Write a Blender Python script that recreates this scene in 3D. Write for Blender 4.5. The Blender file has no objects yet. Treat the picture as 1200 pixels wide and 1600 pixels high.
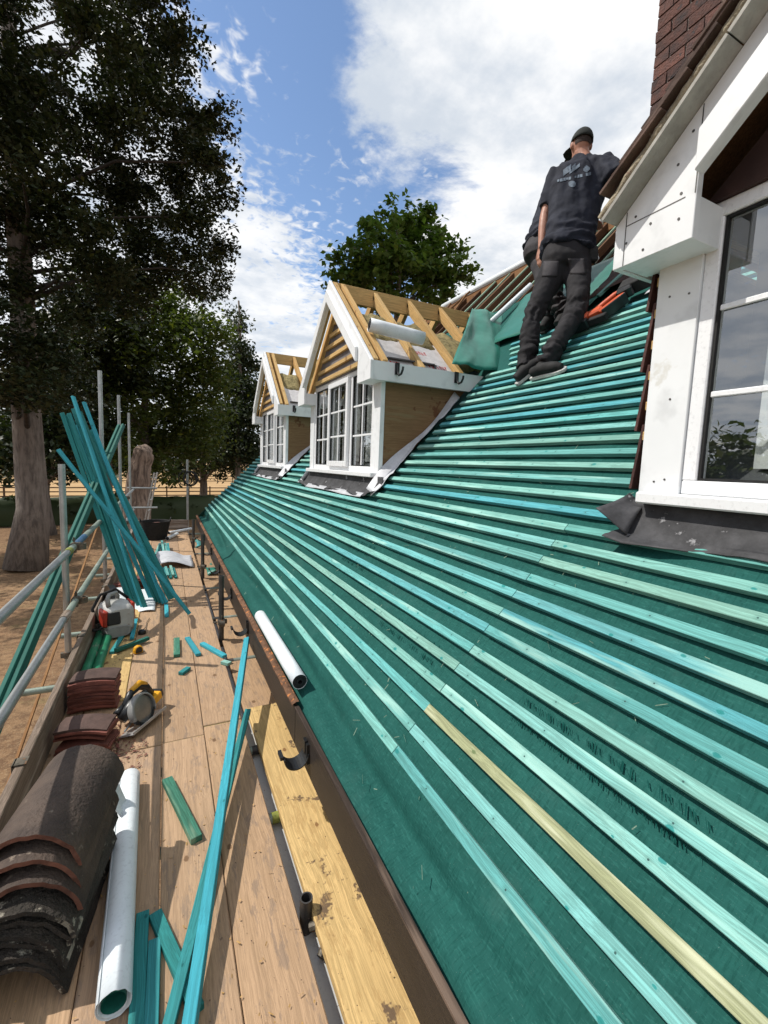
import bpy, bmesh, math, random
import numpy as np
from mathutils import Vector, Matrix, Quaternion, noise as mnoise

random.seed(7)
rng = np.random.default_rng(11)
scene = bpy.context.scene
COL = scene.collection
R = math.radians

# ------------------------------------------------------------------ camera
F_PX, YAW, PITCH, ROLL, EYE = 693.1, R(26.2125), R(5.8976), R(2.1802), 1.66
fwd = Vector((math.sin(YAW)*math.cos(PITCH), math.cos(YAW)*math.cos(PITCH), -math.sin(PITCH)))
rgt = Vector((math.cos(YAW), -math.sin(YAW), 0)); upv = rgt.cross(fwd)
r2 = rgt*math.cos(ROLL) + upv*math.sin(ROLL); u2 = upv*math.cos(ROLL) - rgt*math.sin(ROLL)
cd = bpy.data.cameras.new('camera'); cam = bpy.data.objects.new('camera', cd); COL.objects.link(cam)
cd.sensor_fit = 'VERTICAL'; cd.sensor_height = 32.0; cd.sensor_width = 24.0; cd.lens = F_PX/1600*32
cd.clip_start = .05; cd.clip_end = 4000
cam.matrix_world = Matrix(((r2.x, u2.x, -fwd.x, 0), (r2.y, u2.y, -fwd.y, 0), (r2.z, u2.z, -fwd.z, EYE), (0, 0, 0, 1)))
scene.camera = cam

# ------------------------------------------------------------------ light and sky
SUN_EL, SUN_AZ = R(52), math.atan2(-.876, .482)
to_sun = Vector((math.sin(SUN_AZ)*math.cos(SUN_EL), math.cos(SUN_AZ)*math.cos(SUN_EL), math.sin(SUN_EL)))
sl = bpy.data.lights.new('sun', 'SUN'); sl.energy = 4.2; sl.angle = R(.5); sl.color = (1, .95, .87)
sun = bpy.data.objects.new('sun', sl); COL.objects.link(sun)
sun.rotation_euler = to_sun.to_track_quat('Z', 'Y').to_euler(); sun.location = (-20, 10, 30)
scene.view_settings.view_transform = 'Standard'; scene.view_settings.look = 'None'
scene.view_settings.gamma = 1; scene.view_settings.exposure = 0.12
scene.view_settings.use_curve_mapping = False

world = bpy.data.worlds.new('World'); scene.world = world; world.use_nodes = True

class N:
    """small node-graph helper"""
    def __init__(s, tree): s.t = tree
    def n(s, typ, props=None, **ins):
        nd = s.t.nodes.new(typ)
        for k, v in (props or {}).items(): setattr(nd, k, v)
        for k, v in ins.items():
            key = int(k[1:]) if k[0] == 'i' and k[1:].isdigit() else k.replace('_', ' ')
            s.set(nd, key, v)
        return nd
    def set(s, nd, key, v):
        sock = nd.inputs[key]
        if isinstance(v, bpy.types.NodeSocket): s.t.links.new(v, sock)
        else: sock.default_value = v
    def math(s, op, a, b=0.0, clamp=False):
        return s.n('ShaderNodeMath', {'operation': op, 'use_clamp': clamp}, i0=a, i1=b).outputs[0]
    def mix(s, fac, a, b, blend='MIX'):
        nd = s.n('ShaderNodeMix', {'data_type': 'RGBA', 'blend_type': blend})
        s.set(nd, 0, fac); s.set(nd, 6, a); s.set(nd, 7, b); return nd.outputs[2]
    def noise(s, vec, scale=5, detail=4, rough=.55, dist=0):
        return s.n('ShaderNodeTexNoise', None, Vector=vec, Scale=scale, Detail=detail, Roughness=rough, Distortion=dist).outputs[0]
    def ramp(s, fac, a, b):
        nd = s.n('ShaderNodeMapRange', {'interpolation_type': 'SMOOTHSTEP', 'clamp': True}, Value=fac)
        nd.inputs[1].default_value = a; nd.inputs[2].default_value = b
        return nd.outputs[0]
    def map(s, vec, scale=(1, 1, 1), rot=(0, 0, 0), loc=(0, 0, 0)):
        return s.n('ShaderNodeMapping', None, Vector=vec, Location=loc, Rotation=rot, Scale=scale).outputs[0]

def c4(c): return (c[0], c[1], c[2], 1.0)

def build_world():
    t = world.node_tree; t.nodes.clear(); g = N(t)
    out = t.nodes.new('ShaderNodeOutputWorld')
    sky = g.n('ShaderNodeTexSky', {'sky_type': 'NISHITA', 'sun_disc': False, 'sun_elevation': SUN_EL, 'sun_rotation': SUN_AZ,
                                   'air_density': 1.0, 'dust_density': .25, 'ozone_density': 2.2})
    tc = g.n('ShaderNodeTexCoord').outputs['Generated']
    sp = g.n('ShaderNodeSeparateXYZ', None, Vector=tc)
    zz = g.math('ADD', g.math('MAXIMUM', sp.outputs[2], 0.0), .10)
    px = g.math('DIVIDE', sp.outputs[0], zz); py = g.math('DIVIDE', sp.outputs[1], zz)
    P = g.n('ShaderNodeCombineXYZ', None, X=px, Y=py).outputs[0]
    # a long clear lane runs between a cumulus bank (towards +X) and a field of altocumulus
    wob = g.math('MULTIPLY', g.math('SUBTRACT', g.noise(P, 1.1, 3, .5), .5), .28)
    lane = g.math('ADD', g.math('SUBTRACT', g.math('MULTIPLY', px, .819), g.math('MULTIPLY', py, .574)), wob)
    big = g.noise(P, 3.1, 8, .62, .2)
    cum = g.ramp(g.math('ADD', g.math('SUBTRACT', big, .5), g.math('MULTIPLY', g.math('ADD', lane, .20), 1.15)), -.09, .10)
    small = g.noise(P, 24, 3, .55, .4)
    mid = g.noise(P, 2.6, 4, .55, .3)
    dens = g.ramp(g.math('MULTIPLY', lane, -1.0), .34, .92)
    v = g.math('ADD', g.math('MULTIPLY', small, .55), g.math('MULTIPLY', mid, .45))
    dap = g.ramp(g.math('ADD', v, g.math('MULTIPLY', dens, .32)), .56, .75)
    mask = g.math('MAXIMUM', cum, g.math('MULTIPLY', dap, .95))
    haze = g.ramp(sp.outputs[2], .42, .02)
    mask = g.math('MAXIMUM', mask, g.math('MULTIPLY', haze, .55))
    shade = g.noise(g.map(P, loc=(3.1, 1.7, 0)), 2.4, 6, .6)
    cl = g.mix(g.ramp(shade, .34, .62), c4((.60, .66, .74)), c4((.98, .98, .98)))
    skyc = g.n('ShaderNodeVectorMath', {'operation': 'SCALE'}, i0=sky.outputs[0], Scale=SKY_STR)
    col = g.mix(mask, skyc.outputs[0], cl)
    bg = g.n('ShaderNodeBackground', None, Color=col, Strength=1.0)
    t.links.new(bg.outputs[0], out.inputs[0])
SKY_STR = .165
build_world()

# ------------------------------------------------------------------ mesh helpers
class MB:
    def __init__(s): s.v = []; s.f = []
    def add(s, vs, fs):
        o = len(s.v); s.v += [tuple(p) for p in vs]; s.f += [tuple(i+o for i in f) for f in fs]; return s
    def box(s, x0, x1, y0, y1, z0, z1):
        vs = [(x, y, z) for z in (z0, z1) for y in (y0, y1) for x in (x0, x1)]
        return s.add(vs, [(0, 2, 3, 1), (4, 5, 7, 6), (0, 1, 5, 4), (2, 6, 7, 3), (0, 4, 6, 2), (1, 3, 7, 5)])
    def obox(s, c, ax, ay, az, hx, hy, hz):
        c, ax, ay, az = Vector(c), Vector(ax).normalized(), Vector(ay).normalized(), Vector(az).normalized()
        vs = [c + ax*hx*i + ay*hy*j + az*hz*k for k in (-1, 1) for j in (-1, 1) for i in (-1, 1)]
        return s.add(vs, [(0, 2, 3, 1), (4, 5, 7, 6), (0, 1, 5, 4), (2, 6, 7, 3), (0, 4, 6, 2), (1, 3, 7, 5)])
    def beam(s, p, q, w, h, up=(0, 0, 1)):
        p, q = Vector(p), Vector(q); d = (q-p); L = d.length; d.normalize()
        sd = d.cross(Vector(up)).normalized(); u = sd.cross(d)
        return s.obox((p+q)/2, sd, d, u, w/2, L/2, h/2)
    def sweep(s, pts, rad, n=10, caps=True, closed=False, flat=None):
        pts = [Vector(p) for p in pts]; m = len(pts)
        if not hasattr(rad, '__len__'): rad = [rad]*m
        prev = None; rings = []
        for i, p in enumerate(pts):
            if closed: d = pts[(i+1) % m]-pts[i-1]
            else: d = pts[min(i+1, m-1)]-pts[max(i-1, 0)]
            d.normalize()
            if prev is None:
                a = Vector((0, 0, 1)) if abs(d.z) < .9 else Vector((1, 0, 0))
                x = d.cross(a).normalized()
            else:
                x = (prev - d*prev.dot(d)).normalized()
            prev = x; y = d.cross(x)
            rx = rad[i]; ry = rad[i]*(flat or 1)
            rings.append([p + x*rx*math.cos(2*math.pi*k/n) + y*ry*math.sin(2*math.pi*k/n) for k in range(n)])
        vs = [v for r in rings for v in r]; fs = []
        mm = m if closed else m-1
        for i in range(mm):
            j = (i+1) % m
            for k in range(n):
                fs.append((i*n+k, i*n+(k+1) % n, j*n+(k+1) % n, j*n+k))
        if caps and not closed:
            fs.append(tuple(range(n-1, -1, -1))); fs.append(tuple((m-1)*n+k for k in range(n)))
        return s.add(vs, fs)
    def tube(s, p, q, r, n=12, r2_=None): return s.sweep([p, q], [r, r if r2_ is None else r2_], n)
    def pipe(s, p, q, ro, ri, n=20):
        """hollow tube with visible wall"""
        p, q = Vector(p), Vector(q); d = (q-p).normalized()
        a = Vector((0, 0, 1)) if abs(d.z) < .9 else Vector((1, 0, 0))
        x = d.cross(a).normalized(); y = d.cross(x)
        def ring(c, r): return [c+x*r*math.cos(2*math.pi*k/n)+y*r*math.sin(2*math.pi*k/n) for k in range(n)]
        vs = ring(p, ro)+ring(q, ro)+ring(q, ri)+ring(p, ri); fs = []
        for a_, b_ in ((0, 1), (1, 2), (2, 3), (3, 0)):
            for k in range(n): fs.append((a_*n+k, a_*n+(k+1) % n, b_*n+(k+1) % n, b_*n+k))
        return s.add(vs, fs)
    def prism(s, poly, ext):
        """poly: 3D points, extruded along vector ext"""
        n = len(poly); e = Vector(ext); vs = [Vector(p) for p in poly] + [Vector(p)+e for p in poly]
        fs = [tuple(range(n-1, -1, -1)), tuple(range(n, 2*n))] + [(i, (i+1) % n, n+(i+1) % n, n+i) for i in range(n)]
        return s.add(vs, fs)
    def lathe(s, prof, n=24, c=(0, 0, 0)):
        c = Vector(c); m = len(prof)
        vs = [c+Vector((r*math.cos(2*math.pi*k/n), r*math.sin(2*math.pi*k/n), z)) for r, z in prof for k in range(n)]
        fs = [(i*n+k, i*n+(k+1) % n, (i+1)*n+(k+1) % n, (i+1)*n+k) for i in range(m-1) for k in range(n)]
        return s.add(vs, fs)
    def grid(s, pts):
        """pts: rows of points"""
        a = len(pts); b = len(pts[0]); vs = [p for r in pts for p in r]
        return s.add(vs, [(i*b+j, i*b+j+1, (i+1)*b+j+1, (i+1)*b+j) for i in range(a-1) for j in range(b-1)])
    def build(s, name, mat, parent=None, smooth=False, loc=None, bevel=0, solid=0, fixn=True):
        me = bpy.data.meshes.new(name); me.from_pydata([tuple(v) for v in s.v], [], s.f)
        if fixn:
            bm = bmesh.new(); bm.from_mesh(me); bmesh.ops.recalc_face_normals(bm, faces=bm.faces); bm.to_mesh(me); bm.free()
        if smooth == 'auto':
            me.shade_smooth(); me.set_sharp_from_angle(angle=R(40))
        elif smooth: me.shade_smooth()
        me.materials.append(M[mat] if isinstance(mat, str) else mat)
        o = bpy.data.objects.new(name, me); COL.objects.link(o)
        if parent is not None: o.parent = parent
        if loc is not None: o.location = loc
        if solid:
            md = o.modifiers.new('s', 'SOLIDIFY'); md.thickness = solid; md.offset = 0
        if bevel:
            md = o.modifiers.new('b', 'BEVEL'); md.width = bevel; md.segments = 1; md.limit_method = 'ANGLE'
        return o

def empty(name, loc=(0, 0, 0), label=None, cat=None, group=None, rot=None):
    o = bpy.data.objects.new(name, None); COL.objects.link(o); o.location = loc; o.empty_display_size = .1
    if rot is not None: o.rotation_euler = rot
    tag(o, label, cat, group); return o
def tag(o, label=None, cat=None, group=None, kind=None):
    if label: o['label'] = label
    if cat: o['category'] = cat
    if group: o['group'] = group
    if kind: o['kind'] = kind
    elif cat: o['kind'] = 'thing'
    return o
def beam_obj(name, p, q, w, h, mat, parent=None, up=(0, 0, 1), bevel=.002, warp=0):
    """one stick: local Y runs along its length so that the grain follows it; parent must be unrotated"""
    p, q = Vector(p), Vector(q); d = (q-p); L = d.length; d.normalize()
    sd = d.cross(Vector(up)).normalized(); u = sd.cross(d)
    b = MB()
    if warp:
        k = max(4, int(L/.4)); ph = random.uniform(0, 6)
        rows = []
        for i in range(k+1):
            t = i/k; yy = -L/2+L*t; zz = warp*math.sin(ph+t*5)*math.sin(math.pi*t); xx = warp*.6*math.sin(ph*2+t*4)*math.sin(math.pi*t)
            rows.append([(xx-w/2, yy, zz-h/2), (xx+w/2, yy, zz-h/2), (xx+w/2, yy, zz+h/2), (xx-w/2, yy, zz+h/2), (xx-w/2, yy, zz-h/2)])
        n = 4; vs = [v for r in rows for v in r[:4]]; fs = [(3, 2, 1, 0), tuple(k*4+j for j in range(4))]
        for i in range(k):
            for j in range(4): fs.append((i*4+j, i*4+(j+1) % 4, (i+1)*4+(j+1) % 4, (i+1)*4+j))
        b.add(vs, fs)
    else: b.box(-w/2, w/2, -L/2, L/2, -h/2, h/2)
    o = b.build(name, mat, parent, bevel=bevel)
    m = Matrix(((sd.x, d.x, u.x, 0), (sd.y, d.y, u.y, 0), (sd.z, d.z, u.z, 0), (0, 0, 0, 1)))
    m.translation = (p+q)/2 - (parent.location if parent is not None else Vector())
    o.matrix_local = m
    return o
def fbm(p, o=4): return mnoise.fractal(Vector(p), 1.0, 2.0, o)

# ------------------------------------------------------------------ materials
M = {}
def base_mat(name):
    m = bpy.data.materials.new(name); m.use_nodes = True; t = m.node_tree; t.nodes.clear(); g = N(t)
    out = t.nodes.new('ShaderNodeOutputMaterial'); bs = t.nodes.new('ShaderNodeBsdfPrincipled')
    t.links.new(bs.outputs[0], out.inputs[0]); M[name] = m
    tc = g.n('ShaderNodeTexCoord').outputs['Object']
    rnd = g.n('ShaderNodeObjectInfo').outputs['Random']
    off = g.n('ShaderNodeVectorMath', {'operation': 'SCALE'}, Scale=g.math('MULTIPLY', rnd, 37.0)); off.inputs[0].default_value = (1, 1.7, 2.3)
    vec = g.n('ShaderNodeVectorMath', {'operation': 'ADD'}, i0=tc, i1=off.outputs[0]).outputs[0]
    return m, g, bs, vec, rnd, out
def bumpn(g, bs, h, strength=.3, dist=.01):
    b = g.n('ShaderNodeBump', None, Height=h, Strength=strength, Distance=dist); g.t.links.new(b.outputs[0], bs.inputs['Normal'])
def simple(name, c, rough=.6, var=.25, scale=6, metal=0, bump=.15, spots=None, rv=.12, c2=None, spec=.4, fine=70, bd=.004):
    m, g, bs, vec, rnd, out = base_mat(name)
    n1 = g.noise(vec, scale, 5, .6); n2 = g.noise(vec, fine, 3, .6)
    a = c; b = c2 or tuple(x*(1-var) for x in c)
    col = g.mix(g.ramp(n1, .35, .68), c4(a), c4(b))
    col = g.mix(g.math('MULTIPLY', g.ramp(n2, .5, .75), .35), col, c4(tuple(x*.55 for x in c)))
    if spots:
        sc, th, sp = spots
        col = g.mix(g.ramp(g.noise(vec, sc, 5, .65), th, th+.06), col, c4(sp))
    hs = g.n('ShaderNodeHueSaturation', None, Color=col, Value=g.math('ADD', g.math('MULTIPLY', rnd, 2*rv), 1-rv))
    g.set(bs, 'Base Color', hs.outputs[0]); g.set(bs, 'Metallic', metal)
    g.set(bs, 'Roughness', g.math('ADD', g.math('MULTIPLY', n1, .25), rough-.12)); bs.inputs['Specular IOR Level'].default_value = spec
    if bump: bumpn(g, bs, n2, bump, bd)
    return m
def wood(name, cols, grain=1.0, rough=.7, knots=None, stain=None, rv=.12, pale=None, bump=.35, scuff=None, swap=False, nails=False):
    """long grain along local Y; cols = 2..3 colours picked between by the object's own random number"""
    m, g, bs, vec, rnd, out = base_mat(name)
    if swap: vec = g.map(vec, (1, 1, 1), (0, 0, math.pi/2))
    cr = g.n('ShaderNodeValToRGB', None, Fac=rnd); el = cr.color_ramp.elements
    while len(el) < len(cols): el.new(.5)
    for i, c in enumerate(cols): el[i].position = i/(max(1, len(cols)-1)); el[i].color = c4(c)
    base = cr.outputs[0]
    wv = g.n('ShaderNodeVectorMath', {'operation': 'ADD'}, i0=vec)
    wn = g.n('ShaderNodeVectorMath', {'operation': 'SCALE'}, i0=g.n('ShaderNodeTexNoise', None, Vector=vec, Scale=2.2, Detail=2).outputs[1], Scale=.05)
    g.t.links.new(wn.outputs[0], wv.inputs[1]); w = wv.outputs[0]
    g1 = g.noise(g.map(w, (120, 1.5, 120)), 1, 5, .65); g2 = g.noise(g.map(w, (420, 4, 420)), 1, 3, .6)
    big = g.noise(g.map(vec, (3, 1.1, 3)), 1, 4, .6)
    dark = g.mix(1.0, base, c4((.42, .42, .40)), 'MULTIPLY')
    col = g.mix(g.math('MULTIPLY', g.ramp(g1, .43, .60), .80*grain), base, dark)
    col = g.mix(g.math('MULTIPLY', g.ramp(g2, .44, .60), .75*grain), col, dark)
    col = g.mix(g.math('MULTIPLY', g.ramp(big, .45, .75), .4), col, g.mix(1.0, base, c4((.62, .60, .58)), 'MULTIPLY'))
    if pale:
        pn = g.noise(g.map(vec, (9, .8, 9), loc=(5, 3, 1)), 1, 4, .65)
        col = g.mix(g.math('MULTIPLY', g.ramp(pn, .54, .64), .75), col, c4(pale))
    if stain:
        sn = g.noise(vec, stain[0], 5, .7)
        col = g.mix(g.ramp(sn, stain[1], stain[1]+.05), col, c4(stain[2]))
    if scuff:
        sn = g.noise(g.map(vec, (30, 7, 30)), 1, 5, .75)
        col = g.mix(g.math('MULTIPLY', g.ramp(sn, .52, .62), .6), col, c4(scuff))
    if knots:                                                  # knots: one per cell along the length, at its own place across the width
        sp_ = g.n('ShaderNodeSeparateXYZ', None, Vector=vec); raw = g.n('ShaderNodeSeparateXYZ', None, Vector=g.n('ShaderNodeTexCoord').outputs['Object'])
        kf, kw, kc, kr = knots
        v = g.n('ShaderNodeTexVoronoi', {'voronoi_dimensions': '1D'}, W=g.math('MULTIPLY', sp_.outputs[1], kf), Scale=1.0)
        rc = g.n('ShaderNodeSeparateColor', None, Color=v.outputs[1])
        dx = g.math('SUBTRACT', raw.outputs[0], g.math('MULTIPLY', g.math('SUBTRACT', rc.outputs[0], .5), kw))
        dy = g.math('MULTIPLY', v.outputs[0], .62/kf)
        r_ = g.math('SQRT', g.math('ADD', g.math('MULTIPLY', dx, dx), g.math('MULTIPLY', dy, dy)))
        rr = g.math('ADD', r_, g.math('MULTIPLY', g.math('SUBTRACT', g.noise(vec, 90, 2), .5), kr*.6))
        kz = g.math('MULTIPLY', kr, g.math('ADD', g.math('MULTIPLY', rc.outputs[1], .9), .35))
        core = g.math('MULTIPLY', g.math('SUBTRACT', 1.0, g.math('DIVIDE', rr, kz)), 3.0, True)
        halo = g.math('MULTIPLY', g.math('SUBTRACT', 1.0, g.math('DIVIDE', rr, g.math('MULTIPLY', kz, 2.6))), 1.0, True)
        col = g.mix(g.math('MULTIPLY', g.math('MULTIPLY', halo, .38), g.ramp(g.math('SINE', g.math('MULTIPLY', rr, 1500.0)), -.4, .8)), col, c4(kc))
        col = g.mix(g.math('MULTIPLY', core, .85), col, c4(kc))
    if nails:                                                  # nail heads where the batten crosses a rafter
        rw = g.n('ShaderNodeSeparateXYZ', None, Vector=g.n('ShaderNodeTexCoord').outputs['Object'])
        ny = g.math('MULTIPLY', g.math('SUBTRACT', g.math('FRACT', g.math('MULTIPLY', g.math('ADD', rw.outputs[1], rnd), 2.5)), .5), .4)
        nx = g.math('ADD', rw.outputs[0], g.math('MULTIPLY', g.math('SUBTRACT', rnd, .5), .016))
        nd = g.math('SQRT', g.math('ADD', g.math('MULTIPLY', nx, nx), g.math('MULTIPLY', ny, ny)))
        col = g.mix(g.ramp(nd, .0035, .002), col, c4((.03, .06, .06)))
        col = g.mix(g.math('MULTIPLY', g.ramp(nd, .016, .004), .25), col, c4((.05, .16, .14)))
    hs = g.n('ShaderNodeHueSaturation', None, Color=col, Value=g.math('ADD', g.math('MULTIPLY', g.math('FRACT', g.math('MULTIPLY', rnd, 7.3)), 2*rv), 1-rv))
    g.set(bs, 'Base Color', hs.outputs[0]); bs.inputs['Roughness'].default_value = rough; bs.inputs['Specular IOR Level'].default_value = .18
    bumpn(g, bs, g.math('ADD', g1, g.math('MULTIPLY', g2, .5)), bump, .004)
    return m

def make_materials():
    TURQ = [(.13, .42, .38), (.21, .47, .41), (.12, .41, .40), (.25, .49, .41), (.08, .37, .43), (.17, .45, .42)]
    wood('batten', TURQ, .62, .75, knots=(1.5, .036, (.015, .20, .19), .008), pale=(.32, .55, .48), rv=.14, nails=True)
    wood('batten_blue', [(.05, .36, .45), (.06, .40, .48)], .5, .7, knots=(1.5, .036, (.02, .15, .17), .007), rv=.1)
    wood('batten_teal', [(.03, .22, .21), (.035, .25, .25), (.05, .30, .32)], .5, .7, knots=(1.5, .036, (.01, .1, .1), .007), rv=.15)
    wood('batten_dark', [(.025, .13, .105), (.03, .15, .12)], .5, .7, rv=.1)
    wood('batten_olive', [(.30, .33, .19), (.30, .32, .18)], .6, .75, knots=(1.5, .036, (.10, .14, .06), .007), pale=(.5, .52, .36))
    wood('offcut_green', [(.05, .19, .13), (.08, .26, .18)], .7, .75, pale=(.26, .38, .26))
    wood('deck_board', [(.40, .262, .165), (.50, .33, .195), (.44, .295, .185), (.33, .225, .15)], .42, .8, knots=(1.3, .22, (.15, .085, .045), .015), scuff=(.22, .165, .125), rv=.14, stain=(5, .68, (.20, .15, .12)))
    wood('deck_yellow', [(.66, .45, .19), (.70, .49, .22)], .5, .75, knots=(1.6, .2, (.2, .1, .04), .012), stain=(6, .57, (.15, .10, .06)), scuff=(.42, .27, .11), rv=.05)
    wood('toe_board', [(.20, .155, .12), (.25, .19, .15)], .8, .85, pale=(.36, .31, .27))
    wood('new_timber', [(.60, .38, .15), (.68, .46, .20), (.56, .34, .13)], .55, .7, knots=(2.5, .09, (.22, .1, .04), .009), rv=.1)
    wood('old_timber', [(.24, .12, .055), (.34, .18, .08), (.20, .10, .05)], .7, .85, rv=.2)
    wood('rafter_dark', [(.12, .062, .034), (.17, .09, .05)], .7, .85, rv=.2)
    wood('plywood', [(.21, .125, .062), (.23, .14, .072)], .45, .75, stain=(3.2, .60, (.12, .055, .028)), pale=(.20, .15, .08), swap=True, bump=.1)
    wood('fascia', [(.034, .027, .024), (.037, .030, .026)], .5, .45, rv=.03)
    wood('edge_wood', [(.050, .036, .029), (.062, .045, .037)], .8, .8, pale=(.17, .12, .09))
    wood('rafter_green', [(.28, .40, .30), (.30, .44, .34)], .4, .75)
    simple('fillet', (.17, .085, .045), .9, .5, 20, bump=.8, spots=(30, .57, (.46, .17, .05)), bd=.012)
    # membrane: woven teal felt with faint embossed weave and dust
    m, g, bs, vec, rnd, out = base_mat('membrane')
    n1 = g.noise(vec, 1.6, 5, .6); n2 = g.noise(g.map(vec, (260, 60, 260)), 1, 2, .5); n3 = g.noise(vec, 120, 3, .6); n4 = g.noise(vec, 14, 5, .7)
    br = g.n('ShaderNodeTexWave', {'wave_type': 'BANDS', 'bands_direction': 'Y'}, Vector=vec, Scale=26, Distortion=3.0, Detail=2).outputs[1]
    col = g.mix(g.ramp(n1, .3, .7), c4((.011, .072, .061)), c4((.015, .090, .077)))
    col = g.mix(g.math('MULTIPLY', g.ramp(n4, .48, .74), .35), col, c4((.020, .125, .104)))
    col = g.mix(g.math('MULTIPLY', g.ramp(n3, .60, .8), .35), col, c4((.045, .15, .13)))
    st = g.noise(g.map(vec, (26, 150, 26), (0, 0, .5)), 1, 3, .6); st2 = g.noise(g.map(vec, (150, 30, 150), (0, 0, -.3)), 1, 3, .6)
    col = g.mix(g.math('MULTIPLY', g.ramp(st, .50, .66), .5), col, c4((.004, .048, .040)))
    col = g.mix(g.math('MULTIPLY', g.ramp(st2, .52, .68), .45), col, c4((.030, .140, .120)))
    sp9 = g.noise(vec, 330, 2, .5); col = g.mix(g.math('MULTIPLY', g.ramp(sp9, .70, .76), .5), col, c4((.18, .26, .23)))
    du = g.noise(vec, 3.3, 6, .7); col = g.mix(g.math('MULTIPLY', g.ramp(du, .52, .72), .32), col, c4((.05, .125, .11)))
    col = g.mix(g.math('MULTIPLY', br, .10), col, c4((.006, .06, .047)))
    g.set(bs, 'Base Color', col); bs.inputs['Roughness'].default_value = .8; bs.inputs['Specular IOR Level'].default_value = .12
    bumpn(g, bs, g.math('ADD', g.math('MULTIPLY', br, .15), g.math('ADD', g.math('MULTIPLY', n2, .7), n4)), .35, .004)
    simple('membrane_print', (.007, .060, .051), .9, .3, 60, rv=.05, bump=0, spec=.05)
    simple('tarp', (.016, .17, .125), .42, .2, 4, bump=.1)
    simple('white_roll', (.74, .79, .82), .45, .10, 5, bump=.08, rv=.03)
    simple('roll_core', (.02, .022, .025), .6, .3, 20)
    simple('roll_green', (.02, .16, .12), .5, .3, 20)
    simple('white_paint', (.76, .78, .79), .38, .05, 3, bump=.04, rv=.02, fine=9, spots=(4, .66, (.64, .64, .61)))
    simple('upvc', (.78, .79, .80), .28, .03, 3, bump=.02, rv=.01, spec=.5)
    simple('soffit_grey', (.42, .41, .37), .8, .25, 12, bump=.3)
    simple('mortar', (.36, .31, .22), .95, .45, 14, bump=.9, spots=(22, .6, (.16, .10, .07)), bd=.01)
    simple('felt_grey', (.16, .15, .155), .8, .3, 6)
    simple('lead', (.065, .065, .07), .68, .5, 9, metal=.25, bump=.5, spots=(9, .62, (.27, .27, .28)), fine=40)
    simple('grey_sheet', (.56, .57, .60), .5, .25, 6, bump=.15)
    simple('tile_red', (.15, .060, .045), .8, .45, 12, bump=.6, rv=.22, spots=(16, .67, (.16, .10, .075)))
    simple('tile_edge', (.20, .066, .048), .75, .4, 14, bump=.5, rv=.2)
    simple('tile_hung', (.095, .038, .032), .75, .4, 14, bump=.5, rv=.25)
    simple('tile_verge', (.11, .066, .050), .85, .5, 10, bump=.7, rv=.25, spots=(14, .62, (.20, .16, .12)))
    simple('tile_brown', (.10, .058, .047), .8, .4, 9, bump=.6, rv=.12, spots=(18, .68, (.20, .15, .10)))
    simple('ridge_tile', (.080, .056, .043), .8, .5, 7, bump=1.0, rv=.2, c2=(.042, .030, .025), spots=(17, .64, (.17, .135, .105)), bd=.008)
    simple('ridge_tile_old', (.058, .047, .038), .92, .5, 8, bump=1.2, rv=.25, c2=(.030, .026, .021), spots=(11, .575, (.34, .31, .25)), bd=.016)
    simple('ridge_edge', (.17, .070, .045), .85, .5, 20, bump=.8, rv=.25)
    simple('brick', (.115, .050, .038), .9, .6, 9, bump=1.0, rv=.45, c2=(.058, .040, .038), spots=(12, .60, (.045, .040, .042)), bd=.012)
    simple('brick_bright', (.27, .065, .04), .9, .4, 9, bump=.8, bd=.008)
    simple('brick_mortar', (.21, .18, .16), .95, .4, 30, bump=.6)
    simple('galv', (.40, .42, .42), .42, .25, 7, metal=.75, bump=.15, rv=.12, spots=(11, .66, (.26, .27, .25)))
    simple('galv_green', (.28, .34, .29), .55, .3, 7, metal=.35, bump=.2, spots=(9, .60, (.42, .44, .42)))
    simple('galv_blue', (.06, .14, .26), .5, .3, 7, metal=.3)
    simple('tube_dark', (.10, .095, .09), .5, .35, 9, metal=.6)
    simple('coupler', (.17, .15, .12), .6, .5, 20, metal=.6, bump=.4, spots=(30, .6, (.24, .12, .06)))
    simple('tape_yellow', (.24, .27, .05), .6, .4, 20)
    simple('plastic_black', (.013, .014, .015), .38, .3, 12, spec=.5, bump=.1)
    simple('plastic_grey', (.30, .30, .29), .5, .25, 10, bump=.2, spots=(14, .66, (.20, .17, .14)))
    simple('plastic_white', (.46, .46, .44), .5, .25, 10, bump=.15, spots=(14, .64, (.26, .22, .18)))
    simple('plastic_orange', (.62, .10, .03), .45, .25, 10, spots=(14, .68, (.2, .07, .04)))
    simple('plastic_red', (.48, .045, .022), .45, .25, 10)
    simple('plastic_yellow', (.72, .34, .01), .42, .2, 10, spots=(12, .68, (.25, .15, .04)))
    simple('pipe_green', (.02, .20, .10), .45, .35, 7, spots=(6, .58, (.22, .25, .20)))
    simple('steel', (.48, .48, .47), .32, .25, 12, metal=.9)
    simple('alu', (.50, .50, .50), .4, .2, 9, metal=.7)
    simple('rubber', (.016, .016, .016), .8, .3, 20)
    simple('concrete_grey', (.52, .53, .52), .8, .15, 2, bump=.1, rv=.02)
    simple('render_wall', (.55, .50, .42), .9, .15, 3)
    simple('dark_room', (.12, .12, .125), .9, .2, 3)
    simple('curtain', (.80, .80, .78), .8, .08, 4, rv=.02, bump=0)
    simple('curtain_print', (.62, .62, .60), .8, .35, 7, rv=.02, bump=0)
    simple('brown_clad', (.055, .026, .022), .75, .4, 5)
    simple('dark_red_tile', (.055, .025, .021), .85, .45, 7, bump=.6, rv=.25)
    simple('foil', (.62, .60, .60), .45, .2, 12, bump=.4)
    simple('foil_print', (.55, .03, .035), .6, .2, 20, bump=0)
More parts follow.
